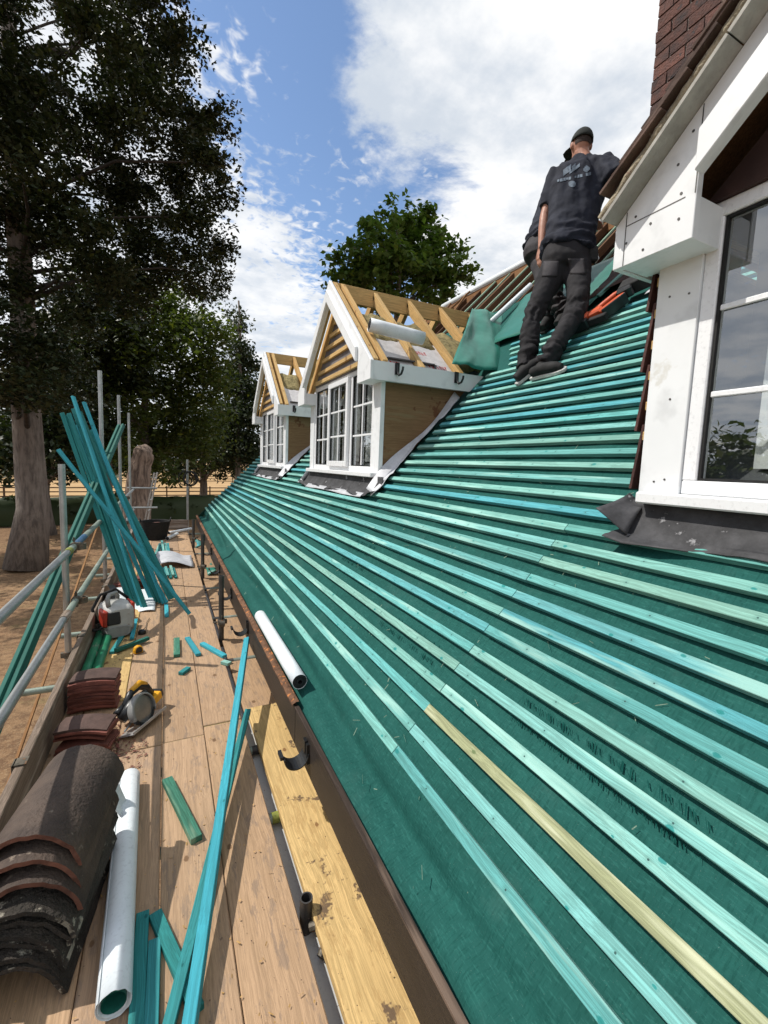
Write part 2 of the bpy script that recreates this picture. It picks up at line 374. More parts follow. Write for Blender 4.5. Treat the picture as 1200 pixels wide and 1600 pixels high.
    simple('wool', (.36, .29, .13), .95, .5, 22, bump=1.0, bd=.02, fine=120)
    simple('insul_edge', (.40, .26, .10), .9, .3, 20)
    # ground
    m, g, bs, vec, rnd, out = base_mat('dry_ground')
    n1 = g.noise(vec, .35, 6, .62); n2 = g.noise(vec, 6, 6, .7); n3 = g.noise(vec, 45, 4, .7)
    col = g.mix(g.ramp(n1, .35, .65), c4((.23, .135, .075)), c4((.28, .18, .10)))
    col = g.mix(g.math('MULTIPLY', g.ramp(n2, .42, .60), .8), col, c4((.13, .075, .045)))
    col = g.mix(g.math('MULTIPLY', g.ramp(n3, .5, .66), .7), col, c4((.36, .265, .16)))
    col = g.mix(g.math('MULTIPLY', g.ramp(g.noise(vec, 1.1, 5, .7), .56, .72), .4), col, c4((.13, .13, .05)))
    g.set(bs, 'Base Color', col); bs.inputs['Roughness'].default_value = .95; bs.inputs['Specular IOR Level'].default_value = .1
    bumpn(g, bs, g.math('ADD', n2, g.math('MULTIPLY', n3, .6)), .8, .03)
    simple('dry_field', (.44, .29, .15), .95, .3, .12, bump=.4, c2=(.34, .22, .105), spec=.1, fine=6)
    wood('fence_wood', [(.10, .06, .04), (.13, .085, .06)], .6, .9)
    # bark
    m, g, bs, vec, rnd, out = base_mat('bark')
    n1 = g.noise(g.map(vec, (9, 9, 1.6)), 1, 6, .7); n2 = g.noise(vec, 1.3, 4, .6)
    col = g.mix(g.ramp(n1, .35, .68), c4((.21, .175, .15)), c4((.085, .07, .06)))
    col = g.mix(g.math('MULTIPLY', g.ramp(n2, .5, .7), .4), col, c4((.25, .22, .195)))
    g.set(bs, 'Base Color', col); bs.inputs['Roughness'].default_value = .95; bumpn(g, bs, n1, 1.0, .05)
    simple('bark_dark', (.055, .045, .038), .95, .5, 6, bump=.8)
    m, g, bs, vec, rnd, out = base_mat('bark_pale')
    n1 = g.noise(g.map(vec, (9, 9, 1.3)), 1, 6, .7, .6)
    col = g.mix(g.ramp(n1, .35, .66), c4((.30, .22, .17)), c4((.085, .06, .048)))
    g.set(bs, 'Base Color', col); bs.inputs['Roughness'].default_value = .95; bumpn(g, bs, n1, 1.0, .05)
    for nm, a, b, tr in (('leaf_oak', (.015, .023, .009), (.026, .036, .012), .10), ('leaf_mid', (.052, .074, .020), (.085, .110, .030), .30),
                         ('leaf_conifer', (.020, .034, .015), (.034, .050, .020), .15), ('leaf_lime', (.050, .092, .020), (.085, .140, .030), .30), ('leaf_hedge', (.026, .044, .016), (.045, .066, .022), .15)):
        m = bpy.data.materials.new(nm); m.use_nodes = True; t = m.node_tree; t.nodes.clear(); g = N(t); M[nm] = m
        out = t.nodes.new('ShaderNodeOutputMaterial'); geo = g.n('ShaderNodeNewGeometry').outputs['Random Per Island']
        col = g.mix(geo, c4(a), c4(b)); col = g.mix(g.ramp(geo, .90, 1.0), col, c4((b[0]*1.9, b[1]*1.6, b[2])))
        d = g.n('ShaderNodeBsdfPrincipled', None, Roughness=.5); g.set(d, 'Base Color', col); d.inputs['Specular IOR Level'].default_value = .3
        tl = g.n('ShaderNodeBsdfTranslucent', None, Color=g.mix(1.0, col, c4((1.3, 1.5, .6)), 'MULTIPLY'))
        mx = g.n('ShaderNodeMixShader', None, i0=tr, i1=d.outputs[0], i2=tl.outputs[0]); t.links.new(mx.outputs[0], out.inputs[0])
    # window glass
    m = bpy.data.materials.new('glass'); m.use_nodes = True; t = m.node_tree; t.nodes.clear(); g = N(t); M['glass'] = m
    out = t.nodes.new('ShaderNodeOutputMaterial')
    ge = g.n('ShaderNodeNewGeometry'); dt = g.n('ShaderNodeVectorMath', {'operation': 'DOT_PRODUCT'}, i0=ge.outputs['Normal'], i1=ge.outputs['Incoming'])
    fr = g.math('ADD', g.math('MULTIPLY', g.math('POWER', g.math('SUBTRACT', 1.0, g.math('ABSOLUTE', dt.outputs['Value'])), 4.0), .9), .05)
    gl = g.n('ShaderNodeBsdfGlossy', None, Roughness=.01, Color=(.95, .97, 1, 1)); tr = g.n('ShaderNodeBsdfTransparent', None, Color=(.86, .90, .90, 1))
    mx = g.n('ShaderNodeMixShader', None, i0=g.math('ADD', g.math('MULTIPLY', fr, 1.2), .20, True), i1=tr.outputs[0], i2=gl.outputs[0]); t.links.new(mx.outputs[0], out.inputs[0])
    # people
    simple('skin', (.42, .21, .145), .5, .2, 9, bump=.1, rv=.02)
    simple('skin_burnt', (.40, .15, .11), .5, .2, 9, bump=.1, rv=.02)
    simple('hair', (.05, .035, .03), .8, .3, 40)
    simple('tee_navy', (.012, .015, .028), .85, .3, 8, bump=.25, rv=.02, fine=160)
    simple('trouser_black', (.016, .0145, .017), .85, .35, 7, bump=.3, rv=.02, fine=160)
    simple('trouser_panel', (.042, .038, .042), .8, .3, 9, bump=.25, rv=.02)
    simple('cap_dark', (.022, .027, .024), .85, .3, 9, bump=.2)
    simple('print_pale', (.15, .19, .24), .8, .4, 60, rv=.04, bump=0)
    simple('sole_white', (.62, .62, .60), .6, .25, 14, spots=(20, .62, (.3, .28, .26)))
    simple('sole_tread', (.10, .10, .10), .7, .4, 40)
make_materials()

# ------------------------------------------------------------------ the ground and the field
GZ = -2.4
def ground():
    b = MB(); xs = [-900, -300, -120] + list(np.linspace(-60, 60, 61)) + [120, 300, 900]
    ys = [-600, -120, -40] + list(np.linspace(-12, 56, 60)) + [90, 200, 500, 1800]
    rows = []
    for y in ys:
        rows.append([(x, y, GZ + .10*fbm((x*.12, y*.12, 0)) - (.0 if y < 60 else .3)) for x in xs])
    b.grid(rows); o = b.build('ground', 'dry_ground', smooth=True); tag(o, kind='structure')
    b = MB(); rows = []
    for y in np.linspace(36, 260, 40):
        rows.append([(x, y, GZ + .12 + (y-36)*.0065 + .25*fbm((x*.03, y*.03, 4))*min(1, (y-36)/15)) for x in np.linspace(-160, 220, 50)])
    b.grid(rows); o = b.build('dry_field', 'dry_field', smooth=True); tag(o, kind='structure')
    b = MB().box(.35, 1.4, -6, 12, GZ-.1, GZ+.14); o = b.build('paving', 'concrete_grey', bevel=.01); tag(o, kind='structure')
ground()

# ------------------------------------------------------------------ main roof
TH = R(45.54); CS, SN = math.cos(TH), math.sin(TH); TT = math.tan(TH)
OX, OZ = .776, .55
def RP(s, y, n=0.0): return Vector((OX + s*CS - n*SN, y, OZ + s*SN + n*CS))
def roof_z(x): return OZ + (x-OX)*TT
NR = Vector((-SN, 0, CS)); SU = Vector((CS, 0, SN))
Y0, Y1 = -2.6, 10.9
DORM = [(.09, 'near'), (4.66, 'mid'), (8.13, 'far')]
HW, WH = 1.15, 1.06
XF, XB = 1.72, 1.55
KP = .893                      # dormer roof slope
def house():
    h = empty('house_roof', (.6, 4, 0), 'stripped pitched roof covered in dark green membrane with rows of turquoise battens', 'roof')
    P0 = h.location
    def loc(o): o.location = o.location - P0; return o
    # membrane: lower sheet (sags at the eaves) and upper sheet lapping over it
    def sheet(s0, s1, ns, lift, name):
        b = MB(); rows = []
        ys = np.arange(Y0, Y1+.06, .06)
        for y in ys:
            row = []
            for s in np.linspace(s0, s1, ns):
                n = -.030 + lift
                # the felt sags in a long trough towards the eaves and puckers a little everywhere
                e = max(0, min(1, (.05-s)/.22))
                tr = math.exp(-((s+.105+.03*math.sin(y*1.3))/.045)**2)
                n += -.062*tr*(.75+.6*fbm((y*.6, 1, 2), 2)) + .026*e*fbm((y*1.5, s*4, 5), 3)
                n += .006*fbm((y*2.6, s*7, 9), 4) - .004 - .004*(1-abs(math.sin(y*math.pi/.8)))**0*abs(math.sin(y*math.pi/.4))
                if y > Y1-.35: n -= .05*((y-(Y1-.35))/.35)**2*e
                row.append(RP(s, y, n))
            rows.append(row)
        b.grid(rows); return loc(b.build(name, 'membrane', h, smooth=True))
    sheet(-.262, .97, 64, 0, 'membrane')
    sheet(.93, 4.55, 60, .003, 'membrane')
    # drooping end of the felt at the far corner
    b = MB(); rows = []
    for i in range(14):
        t = i/13; row = []
        for j in range(14):
            u = j/13; s = -.27+1.0*u*(1-.0*t)
            p = RP(s, Y1+.02+.16*t*(1-u), -.03 - .10*t*t + .02*fbm((u*4, t*3, 1)))
            row.append(p - P0)
        rows.append(row)
    b.grid(rows).build('felt_flap', 'membrane', h, smooth=True)
    # lap line tears
    for (s, y, L, a) in ((.965, 2.0, .012, 0), ):
        pass
    # battens, row by row, cut at rafters and at the dormers
    cuts_even = [1.43, 6.85]; cuts_odd = [1.43, 4.9, 9.0]
    k = 0
    for i in range(34):
        s = .1*i + random.uniform(-.004, .004)
        spans = [(Y0, Y1)]
        smid = s+.02
        if s > 1.22:
            spans = []; last = Y0; zt = roof_z(OX+smid*CS)
            for c, kind in DORM:
                a, bb = c-WH-.10, c+WH+.06
                if kind == 'near': a = Y0; bb = c+WH+.10
                # above the dormer eaves the battens run up to its valley
                if zt > 2.62 and kind != 'near':
                    u = max(0, (3.57-zt)/KP); a, bb = c-u-.35, c+u+.35
                if last < a-.05: spans.append((last, a))
                last = bb
            spans.append((last, Y1))
        if i in (11, 12, 13): pass
        for a, bb in spans:
            if i > 31 and a > 3.9: continue
            pts = [a] + [c+random.uniform(-.006, .006) for c in (cuts_even if (i % 3) else cuts_odd) if a+.3 < c < bb-.3] + [bb + random.uniform(-.01, .03)]
            for p, q in zip(pts[:-1], pts[1:]):
                mt = 'batten'
                if i == 2 and p < 1: mt = 'batten_olive'
                j = random.uniform(-.002, .002)
                w = .038+random.uniform(-.001, .0015)
                A = RP(s+w/2+j, p+.0015, -.0125); B = RP(s+w/2-j, q-.0015, -.0125)
                if i == 2 and q < 1.5 and q > 1: B.y = 1.43
                beam_obj('batten', A, B, w, .025, mt, h, up=NR, bevel=.0015)
    # scuffed printing on the felt (unreadable dark marks)
    for (s0, yc, rows_, wid) in ((.44, 1.86, 3, .55), (.395, .80, 3, .62), (.73, 3.05, 2, .45), (.45, 4.2, 3, .45), (.43, 5.45, 3, .45), (.92, 1.02, 1, .5), (.55, 2.95, 2, .4), (1.5, 2.6, 2, .4)):
        b = MB()
        for r in range(rows_):
            ss = s0 + (r-(rows_-1)/2)*.068
            y = yc-wid/2
            while y < yc+wid/2:
                L = random.uniform(.0015, .005); hh = random.uniform(.006, .014)
                if random.random() < .7:
                    q = []
                    for dy, ds in ((0, -hh), (L, -hh), (L+.012, hh), (.012, hh)):
                        q.append(RP(ss+ds, y+dy+random.uniform(-.002, .002), -.0285)-P0)
                    b.add(q, [(0, 1, 2, 3)])
                y += L + random.uniform(.002, .008)
        tag(b.build('faded_print', 'membrane_print', h), kind='stuff')
    # fascia, tilting fillet, eaves soffit
    def part(name, mat, *bx, bevel=0): return loc(MB().box(*bx).build(name, mat, h, bevel=bevel))
    ys = [Y0, 2.19, 6.2, Y1]
    for a, bb in zip(ys[:-1], ys[1:]):
        beam_obj('fascia_board', (.609, a+.003, .265), (.609, bb-.003, .265), .020, .205, 'fascia', h, bevel=.002)
    part('soffit', 'soffit_grey', .622, 1.0, Y0, Y1, .165, .180)
    b = MB()                                                     # crumbling fillet on the fascia's top edge
    rows = []
    for y in np.arange(2.2, Y1, .03):
        a = .006*fbm((y*9, 0, 0)); w = .016+.012*fbm((y*7, 3, 0))
        rows.append([Vector((.594-w*.4, y, .366+a*.3))-P0, Vector((.592-w*.5, y, .384+a))-P0, Vector((.606, y, .396+a))-P0, Vector((.622, y, .395))-P0])
    b.grid(rows).build('mortar_fillet', 'fillet', h)
    beam_obj('edge_strip', (.606, Y0, .372), (.606, 2.19, .372), .024, .012, 'edge_wood', h, bevel=.001)
    # wall below, gable end wall, rear slope seen from inside through the rafters
    part('wall', 'render_wall', .98, 1.15, Y0, Y1-.1, GZ, .5)
    b = MB().prism([(1.15, Y1-.25, GZ), (8.8, Y1-.25, GZ), (8.8, Y1-.25, .45), (4.93, Y1-.25, 4.62), (1.15, Y1-.25, .75)], (0, .15, 0)); loc(b.build('gable_wall', 'render_wall', h))
    RX = OX+6.08*CS; RZ = OZ+6.08*SN
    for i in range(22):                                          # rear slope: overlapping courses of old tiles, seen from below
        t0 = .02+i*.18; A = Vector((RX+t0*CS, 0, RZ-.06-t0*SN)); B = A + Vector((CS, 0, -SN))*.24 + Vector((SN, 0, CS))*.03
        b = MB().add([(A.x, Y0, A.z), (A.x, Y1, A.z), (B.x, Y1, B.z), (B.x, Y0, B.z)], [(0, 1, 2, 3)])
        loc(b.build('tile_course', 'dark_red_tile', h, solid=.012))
    y = 2.9
    while y < 8.3:                                               # bare rafters up to the ridge
        s0 = 4.35 + random.uniform(-.05, .05)
        mt = 'rafter_green' if y < 6.4 else 'old_timber'
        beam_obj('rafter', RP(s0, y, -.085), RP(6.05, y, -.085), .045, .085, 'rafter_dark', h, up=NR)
        if y < 6.4: beam_obj('counter_batten', RP(s0+.05, y+.02, -.030), RP(6.0, y+.02+random.uniform(-.05, .05), -.030), .026, .022, 'rafter_green', h, up=NR)
        y += .42
    for (y, s0, s1, dy) in ((6.9, 4.9, 5.9, .5), (7.2, 5.0, 6.0, -.3), (7.6, 5.2, 5.9, .6), (6.6, 5.2, 5.95, .35)):
        beam_obj('old_batten', RP(s0, y, .02), RP(s1, y+dy, .03), .03, .03, 'old_timber', h, up=NR)
    beam_obj('ridge_board', (RX, Y0, RZ-.10), (RX, Y1, RZ-.10), .035, .16, 'old_timber', h)
    # gutter brackets
    for y in (1.96, 3.72, 4.75, 5.9, 7.1, 8.4):
        b = MB(); pts = []
        for k in range(15):
            a = math.pi*(1.0 - .0) + math.pi*k/14*1.0
            pts.append((-.062+.060*math.cos(a), .062+.062*math.sin(a)-.05))
        w = .046
        for (x0, z0), (x1, z1) in zip(pts[:-1], pts[1:]):
            nx, nz = -(z1-z0), (x1-x0); l = math.hypot(nx, nz); nx, nz = nx/l*.005, nz/l*.005
            b.add([(x0, -w, z0), (x1, -w, z1), (x1, w, z1), (x0, w, z0), (x0+nx, -w, z0+nz), (x1+nx, -w, z1+nz), (x1+nx, w, z1+nz), (x0+nx, w, z0+nz)],
                  [(0, 1, 2, 3), (7, 6, 5, 4), (0, 4, 5, 1), (2, 6, 7, 3), (1, 5, 6, 2), (0, 3, 7, 4)])
        b.box(-.012, .001, -.034, .034, -.045, .055); b.box(-.136, -.120, -.030, .030, .006, .022); b.box(-.016, -.002, -.012, .012, .0, .062)
        for yy in (-.022, .022): b.tube((-.016, yy, -.03), (-.010, yy, -.03), .006, 8)
        b.build('gutter_bracket', 'plastic_black', h, loc=Vector((.598, y, .268))-P0)
    return h
HOUSE = house()

def chimney():
    x0, x1, ya, yb, z0, z1 = 3.35, 4.05, 1.1, 2.47, 2.4, 7.2
    o = empty('chimney', (3.7, 1.7, 2.4), 'dark red brick chimney stack rising behind the near dormer roof', 'chimney')
    P0 = o.location
    b = MB().box(x0+.008, x1-.008, ya+.008, yb-.008, z0, z1); m = b.build('mortar_core', 'brick_mortar', o); m.location = -P0
    BW, BH, BD = .228, .074, .108; PZ, PY = .086, .240
    meshes = {}
    def brick_mesh(L, mt):
        key = (round(L, 3), mt, random.randrange(4))
        if key not in meshes:
            b = MB().box(-BD/2, BD/2, -L/2, L/2, -BH/2, BH/2)
            v = [(x+random.uniform(-.003, .002), y+random.uniform(-.003, .003), z+random.uniform(-.003, .003)) for x, y, z in b.v]; b.v = v
            t = b.build('brick', mt, None); meshes[key] = t.data; bpy.data.objects.remove(t)
        return meshes[key]
    nz = int((z1-z0)/PZ); cnt = 0
    for k in range(nz):
        z = z0+PZ*(k+.5)
        y = yb
        seq = [.228]*6 if k % 2 == 0 else [.108]+[.228]*6
        for j, L in enumerate(seq):
            if y-L < ya-.001: L = y-ya
            if L < .03: break
            mt = 'brick_bright' if (k % 11 == 4 and j == 2) else 'brick'
            ob = bpy.data.objects.new('brick', brick_mesh(L, mt)); COL.objects.link(ob); ob.parent = o
            ob.location = Vector((x0+BD/2-.004+random.uniform(-.003, .003), y-L/2, z))-P0; cnt += 1
            y -= L+.012
        # the +Y flank
        x = x0+.125 if k % 2 == 0 else x0+.245
        while x < x1-.1:
            L = min(.228, x1-x)
            ob = bpy.data.objects.new('brick', brick_mesh(L, 'brick')); COL.objects.link(ob); ob.parent = o
            ob.location = Vector((x+L/2, yb-BD/2+.004, z))-P0; ob.rotation_euler = (0, 0, math.pi/2); cnt += 1
            x += L+.012
    for (a, bb) in ((0, .05), (.05, .10)):
        mm = MB().box(x0-.03-a*.6, x1+.03+a*.6, ya-.03-a*.6, yb+.03+a*.6, z1+a, z1+bb).build('cap_course', 'brick', o); mm.location = -P0
chimney()

# ------------------------------------------------------------------ dormers
def dormer(c, kind):
    lab = {'near': 'near white gabled dormer with tiled verge, large window and lead apron at the right edge',
           'mid': 'white gabled dormer with bare yellow rafters, casement window and a roll lying on its rafters',
           'far': 'smaller looking white gabled dormer farthest away, with bare rafters, beside the trees'}[kind]
    o = empty('dormer', (XF, c, 1.5), lab, 'dormer', 'dormers on the front roof slope'); P0 = o.location
    dz = .05 if kind == 'near' else 0
    zb, AP = 2.39+dz, 3.575+dz
    zt = lambda u: AP-KP*abs(u)
    def put(b, name, mat, parent=None, **kw):
        b.v = [Vector(v)-P0 for v in b.v]; return b.build(name, mat, parent or o, **kw)
    # bargeboards with kneelers, one each side, mitred at the apex
    for sg in (-1, 1):
        y = lambda u: c+sg*u
        prof = [(0, AP), (HW, zt(HW)), (HW, zb), (HW-.29, zb), (HW-.29, zt(HW-.29)-.215), (0, AP-.215)]
        put(MB().prism([(XB, y(u), z) for u, z in prof], (.03, 0, 0)), 'bargeboard', 'white_paint', bevel=.002)
        mo = [(0, AP-.10), (HW-.292, zt(HW-.292)-.10), (HW-.292, zt(HW-.292)-.225), (0, AP-.225)]
        put(MB().prism([(XB-.028, y(u), z) for u, z in mo], (.0275, 0, 0)), 'bargeboard_moulding', 'white_paint', bevel=.003)
        # kneeler box back to the wall + its soffit
        put(MB().box(XB+.031, XF-.002, *sorted((y(HW-.287), y(HW-.025))), zb+.002, zt(HW)-.02), 'kneeler', 'white_paint', bevel=.002)
        # fascia and soffit along the eaves
        xe = OX+(zb-OZ)/TT; xt = OX+(zt(HW)-OZ)/TT
        put(MB().prism([(XB+.031, y(HW-.022), zb), (xe, y(HW-.022), zb), (xt, y(HW-.022), zt(HW)), (XB+.031, y(HW-.022), zt(HW))], (0, sg*.02, 0)), 'fascia_board', 'white_paint')
        put(MB().box(XF+.0, xe, *sorted((y(WH-.03), y(HW-.024))), zb+.012, zb+.022), 'soffit', 'white_paint')
        # corner board of the front
        put(MB().box(XF-.022, XF+.02, *sorted((y(WH-.155), y(WH))), 1.565, 2.53+dz), 'corner_board', 'white_paint', bevel=.002)
        # cheek wall
        ck = [(XF+.001, y(WH-.012), roof_z(XF)-.04), (XF+.001, y(WH-.012), zb+.05), (OX+(zb+.05-OZ)/TT, y(WH-.012), zb+.05)]
        put(MB().prism(ck, (0, -sg*.03, 0)), 'cheek_panel', 'plywood' if kind != 'near' else 'felt_grey')
    # screw dots on the near dormer
    if kind == 'near':
        b = MB()
        for (yy, z) in ((1.19, 2.52), (1.10, 2.55), (1.0, 2.60), (1.16, 2.60), (1.02, 2.70), (.98, 2.78), (1.0, 2.52), (.90, 2.94), (1.12, 2.47)):
            b.tube((XB-.002, yy, z), (XB+.003, yy, z), .0045, 8)
        put(b, 'screw_heads', 'tube_dark')
        b = MB()
        for (yy, z) in ((1.05, 1.65), (1.06, 1.95), (1.03, 2.32), (1.10, 2.33), (1.09, 1.64)): b.tube((XF-.024, yy, z), (XF-.02, yy, z), .004, 8)
        put(b, 'screw_heads', 'tube_dark')
        b = MB()                                                # joints of the cladding boards on the kneeler
        b.box(XB-.0012, XB+.001, 1.195, 1.198, zb+.002, zt(1.10)-.012); b.box(XB-.0012, XB+.001, .985, 1.195, 2.580, 2.583)
        b.box(XB-.0012, XB+.001, .953, .956, zb+.14, zt(.86)-.012)
        put(b, 'board_joint', 'tube_dark')
    # gable infill
    gz = 2.60
    gu = (AP-.21-gz)/KP
    put(MB().prism([(XF-.03, c-gu, gz), (XF-.03, c+gu, gz), (XF-.03, c, AP-.2)], (.03, 0, 0)), 'gable_panel', 'felt_grey' if kind != 'near' else 'brown_clad')
    if kind != 'near':
        z = gz+.03
        while z < AP-.35:
            u = (AP-.235-z)/KP-.01
            beam_obj('gable_batten', (XF-.045, c-u, z), (XF-.045, c+u, z+random.uniform(-.01, .01)), .028, .042, 'old_timber' if random.random() < .3 else 'new_timber', o, up=(0, 0, 1))
            z += .115 + random.uniform(-.012, .012)
    else:
        for z in (2.75, 2.92, 3.09):
            u = (AP-.235-z)/KP-.01
            put(MB().box(XF-.038, XF-.031, c-u, c+u, z, z+.006), 'clad_joint', 'tube_dark')
    # window: outer frame, three lights, the middle one an opening sash standing proud
    FW = WH-.155
    z0, z1 = 1.600, 2.60
    b = MB(); x0, x1 = XF-.012, XF+.05
    for (a, bb, p, q) in ((-FW, FW, z0, z0+.05), (-FW, FW, z1-.05, z1), (-FW, -FW+.05, z0+.05, z1-.05), (FW-.05, FW, z0+.05, z1-.05), (-.36, -.32, z0+.05, z1-.05), (.32, .36, z0+.05, z1-.05)):
        b.box(x0, x1, c+a, c+bb, p, q)
    win = put(b, 'window', 'upvc', bevel=.004)
    put(MB().box(XF-.085, XF+.04, c-WH+.03, c+WH-.03, z0-.045, z0-.001), 'window_sill', 'upvc', bevel=.006)
    wpar = win
    def light(u0, u1, zz0, zz1, xg, sash):
        if sash:
            b = MB()
            for (a, bb, p, q) in ((u0-.045, u1+.045, zz0-.045, zz0+.012), (u0-.045, u1+.045, zz1-.012, zz1+.045), (u0-.045, u0+.012, zz0+.012, zz1-.012), (u1-.012, u1+.045, zz0+.012, zz1-.012)):
                b.box(xg-.03, xg+.01, c+a, c+bb, p, q)
            put(b, 'opening_sash', 'upvc', wpar, bevel=.004)
            u0 += .012; u1 -= .012; zz0 += .012; zz1 -= .012
        gk = MB()
        for (a, bb, p, q) in ((u0-.008, u1+.008, zz0-.008, zz0), (u0-.008, u1+.008, zz1, zz1+.008), (u0-.008, u0, zz0, zz1), (u1, u1+.008, zz0, zz1)):
            gk.box(xg-.013, xg+.004, c+a, c+bb, p, q)
        put(gk, 'gasket', 'rubber', wpar)
        put(MB().add([(xg+.002, c+u0, zz0), (xg+.002, c+u1, zz0), (xg+.002, c+u1, zz1), (xg+.002, c+u0, zz1)], [(0, 1, 2, 3)]), 'pane', 'glass', wpar)
        for f in (1/3, 2/3):
            zz = zz0+(zz1-zz0)*f; put(MB().box(xg-.010, xg-.001, c+u0, c+u1, zz-.010, zz+.010), 'glazing_bar', 'upvc', wpar, bevel=.003)
        um = (u0+u1)/2
        put(MB().box(xg-.0115, xg-.0015, c+um-.010, c+um+.010, zz0, zz1), 'glazing_bar', 'upvc', wpar, bevel=.003)
    light(-FW+.06, -.37, z0+.06, z1-.06, XF+.01, False)
    light(-.265, .265, z0+.085, z1-.085, XF-.016, True)
    light(.37, FW-.06, z0+.06, z1-.06, XF+.01, False)
    # room behind and net curtains
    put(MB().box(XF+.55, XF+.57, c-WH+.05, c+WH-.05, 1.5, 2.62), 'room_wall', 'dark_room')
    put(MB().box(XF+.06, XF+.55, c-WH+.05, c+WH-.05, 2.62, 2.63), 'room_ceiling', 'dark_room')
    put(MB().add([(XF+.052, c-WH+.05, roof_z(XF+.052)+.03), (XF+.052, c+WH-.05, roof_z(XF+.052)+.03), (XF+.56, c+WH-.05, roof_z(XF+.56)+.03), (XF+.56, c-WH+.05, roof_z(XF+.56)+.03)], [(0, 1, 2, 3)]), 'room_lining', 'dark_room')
    spans = [(-.88, -.42), (-.24, .30), (.40, .88)] if kind != 'near' else [(.30, .75), (-.8, -.2)]
    for a, bb in spans:
        b = MB(); rows = []
        for i in range(50):
            u = a+(bb-a)*i/49; xx = XF+.13+.014*math.sin(u*70)+.01*math.sin(u*31)
            rows.append([(xx, c+u, 1.70), (xx+.006*math.sin(u*50), c+u, 2.0), (xx, c+u, 2.6)])
        put(b.grid(rows), 'net_curtain', 'curtain_print' if kind == 'mid' else 'curtain', smooth=True)
    # lead apron under the sill
    b = MB(); rows = []
    ysp = np.linspace(c-WH-.13, c+WH+(.10 if kind != 'near' else .01), 60)
    for i, y in enumerate(ysp):
        row = []
        e = max(0, (abs(y-c)-WH+.02)/.12)
        for j in range(9):
            t = j/8
            if t < .3: p = Vector((XF-.03-.01*t, y, z0-.035-.06*t/.3))
            else:
                q = (t-.3)/.7
                ln = (.075 if kind != 'near' else .055)+.015*math.sin(y*7)+.02*fbm((y*2, 0, 3))
                p = RP((XF-.04-OX)/CS-.045-ln*q, y, .004+.026*q*abs(fbm((y*3.2, q*2, c)))+.012*math.sin(y*11+q*2)*q+.035*e*q)
                if q == 0: p = Vector((XF-.04, y, z0-.10))
            if kind == 'near' and y > c+WH-.06: p.z += .06*e*t; p.y += .14*t*e; p.x -= .05*t*e
            row.append(p)
        rows.append(row)
    put(b.grid(rows), 'lead_apron', 'lead', smooth=True, solid=.003)
    # pale under-sheet peeping out below the lead
    b = MB(); rows = []
    for y in [] if kind == 'near' else np.linspace(c-WH+.1, c+WH-.25, 40):
        s_ = (XF-.04-OX)/CS-.06
        rows.append([RP(s_-.03, y, .006), RP(s_-.07, y, .008+.004*math.sin(y*9)), RP(s_-.086-.006*math.sin(y*5), y, .009+.003*math.sin(y*13))])
    if kind != 'near': put(b.grid(rows), 'under_sheet', 'grey_sheet', smooth=True, solid=.002)
    if kind != 'near':
        for sg in (-1, 1):                                     # upstand strips beside the cheeks
            b = MB(); rows = []
            for i in range(40):
                t = i/39; s_ = (XF-.05-OX)/CS-.06 + t*1.28
                w = .115*(1-.55*t)+.02*math.sin(t*9)
                yb = c+sg*(WH+.005)
                pts = [RP(s_, yb, .06+.03*math.sin(t*7)), RP(s_, yb+sg*.02, .012), RP(s_-.03, yb+sg*w*.6, .014+.01*math.sin(t*17)), RP(s_-.05-.015*math.sin(t*11), yb+sg*w*1.15, .02+.025*abs(fbm((t*5, sg, c))))]
                rows.append(pts)
            put(b.grid(rows), 'soaker_strip', 'grey_sheet', smooth=True, solid=.002)
        # bare roof: ridge board and rafters
        xr = OX+(AP-OZ)/TT
        beam_obj('ridge_board', (XB+.035, c, AP-.10), (xr+.05, c, AP-.10), .032, .175, 'new_timber', o)
        for sg in (-1, 1):
            for x in (1.612, 1.70, 2.08, 2.50, 2.92, 3.35):
                ue = HW-.02; rz = roof_z(x)
                if rz > zt(ue): ue = max(.1, (AP-rz)/KP)
                nrm = Vector((0, sg*math.sin(math.atan(KP)), math.cos(math.atan(KP))))
                A = Vector((x, c+sg*.02, zt(.02)))-nrm*.06; B = Vector((x, c+sg*ue, zt(ue)))-nrm*.06
                if x < 1.75: A += nrm*.012; B += nrm*.012
                beam_obj('rafter', A, B, .047 if x > 1.65 else .04, .10, 'new_timber', o, up=nrm)
        # insulation between the rafter feet (camera side)
        b = MB()
        for xa, xb_ in ((1.74, 2.045), (2.115, 2.465)):
            for ua, ub, nn in ((.70, 1.10, -.07),):
                nrm = Vector((0, -math.sin(math.atan(KP)), math.cos(math.atan(KP))))
                pa = [Vector((x, c-u, zt(u)))+nrm*nn for x, u in ((xa, ub), (xb_, ub), (xb_, ua), (xa, ua))]
                bb = MB().prism(pa, -nrm*.045); put(bb, 'insulation_board', 'insul_edge')
                fo = [p+nrm*.002 for p in pa]; put(MB().prism(fo, nrm*.001), 'foil_face', 'foil')
        if kind == 'mid':                                      # red lettering blocks on the foil
            nrm = Vector((0, -math.sin(math.atan(KP)), math.cos(math.atan(KP))))
            b = MB()
            for u, xa, n_ in ((.86, 2.14, 5), (1.03, 2.22, 7), (1.06, 1.80, 4)):
                for k in range(n_):
                    xx = xa+k*.030
                    for (a0, a1, h0, h1) in ((0, .006, -.022, .022), (.006, .018, .010, .022) if k % 2 else (.006, .018, -.022, -.010), (.013, .019, -.022, .022) if k % 3 else (.006, .014, -.006, .004)):
                        b.add([Vector((xx+p, c-(u+q), zt(u+q)))+nrm*(-.0655) for p, q in ((a0, h0), (a1, h0), (a1, h1), (a0, h1))], [(0, 1, 2, 3)])
            put(b, 'red_print', 'foil_print')
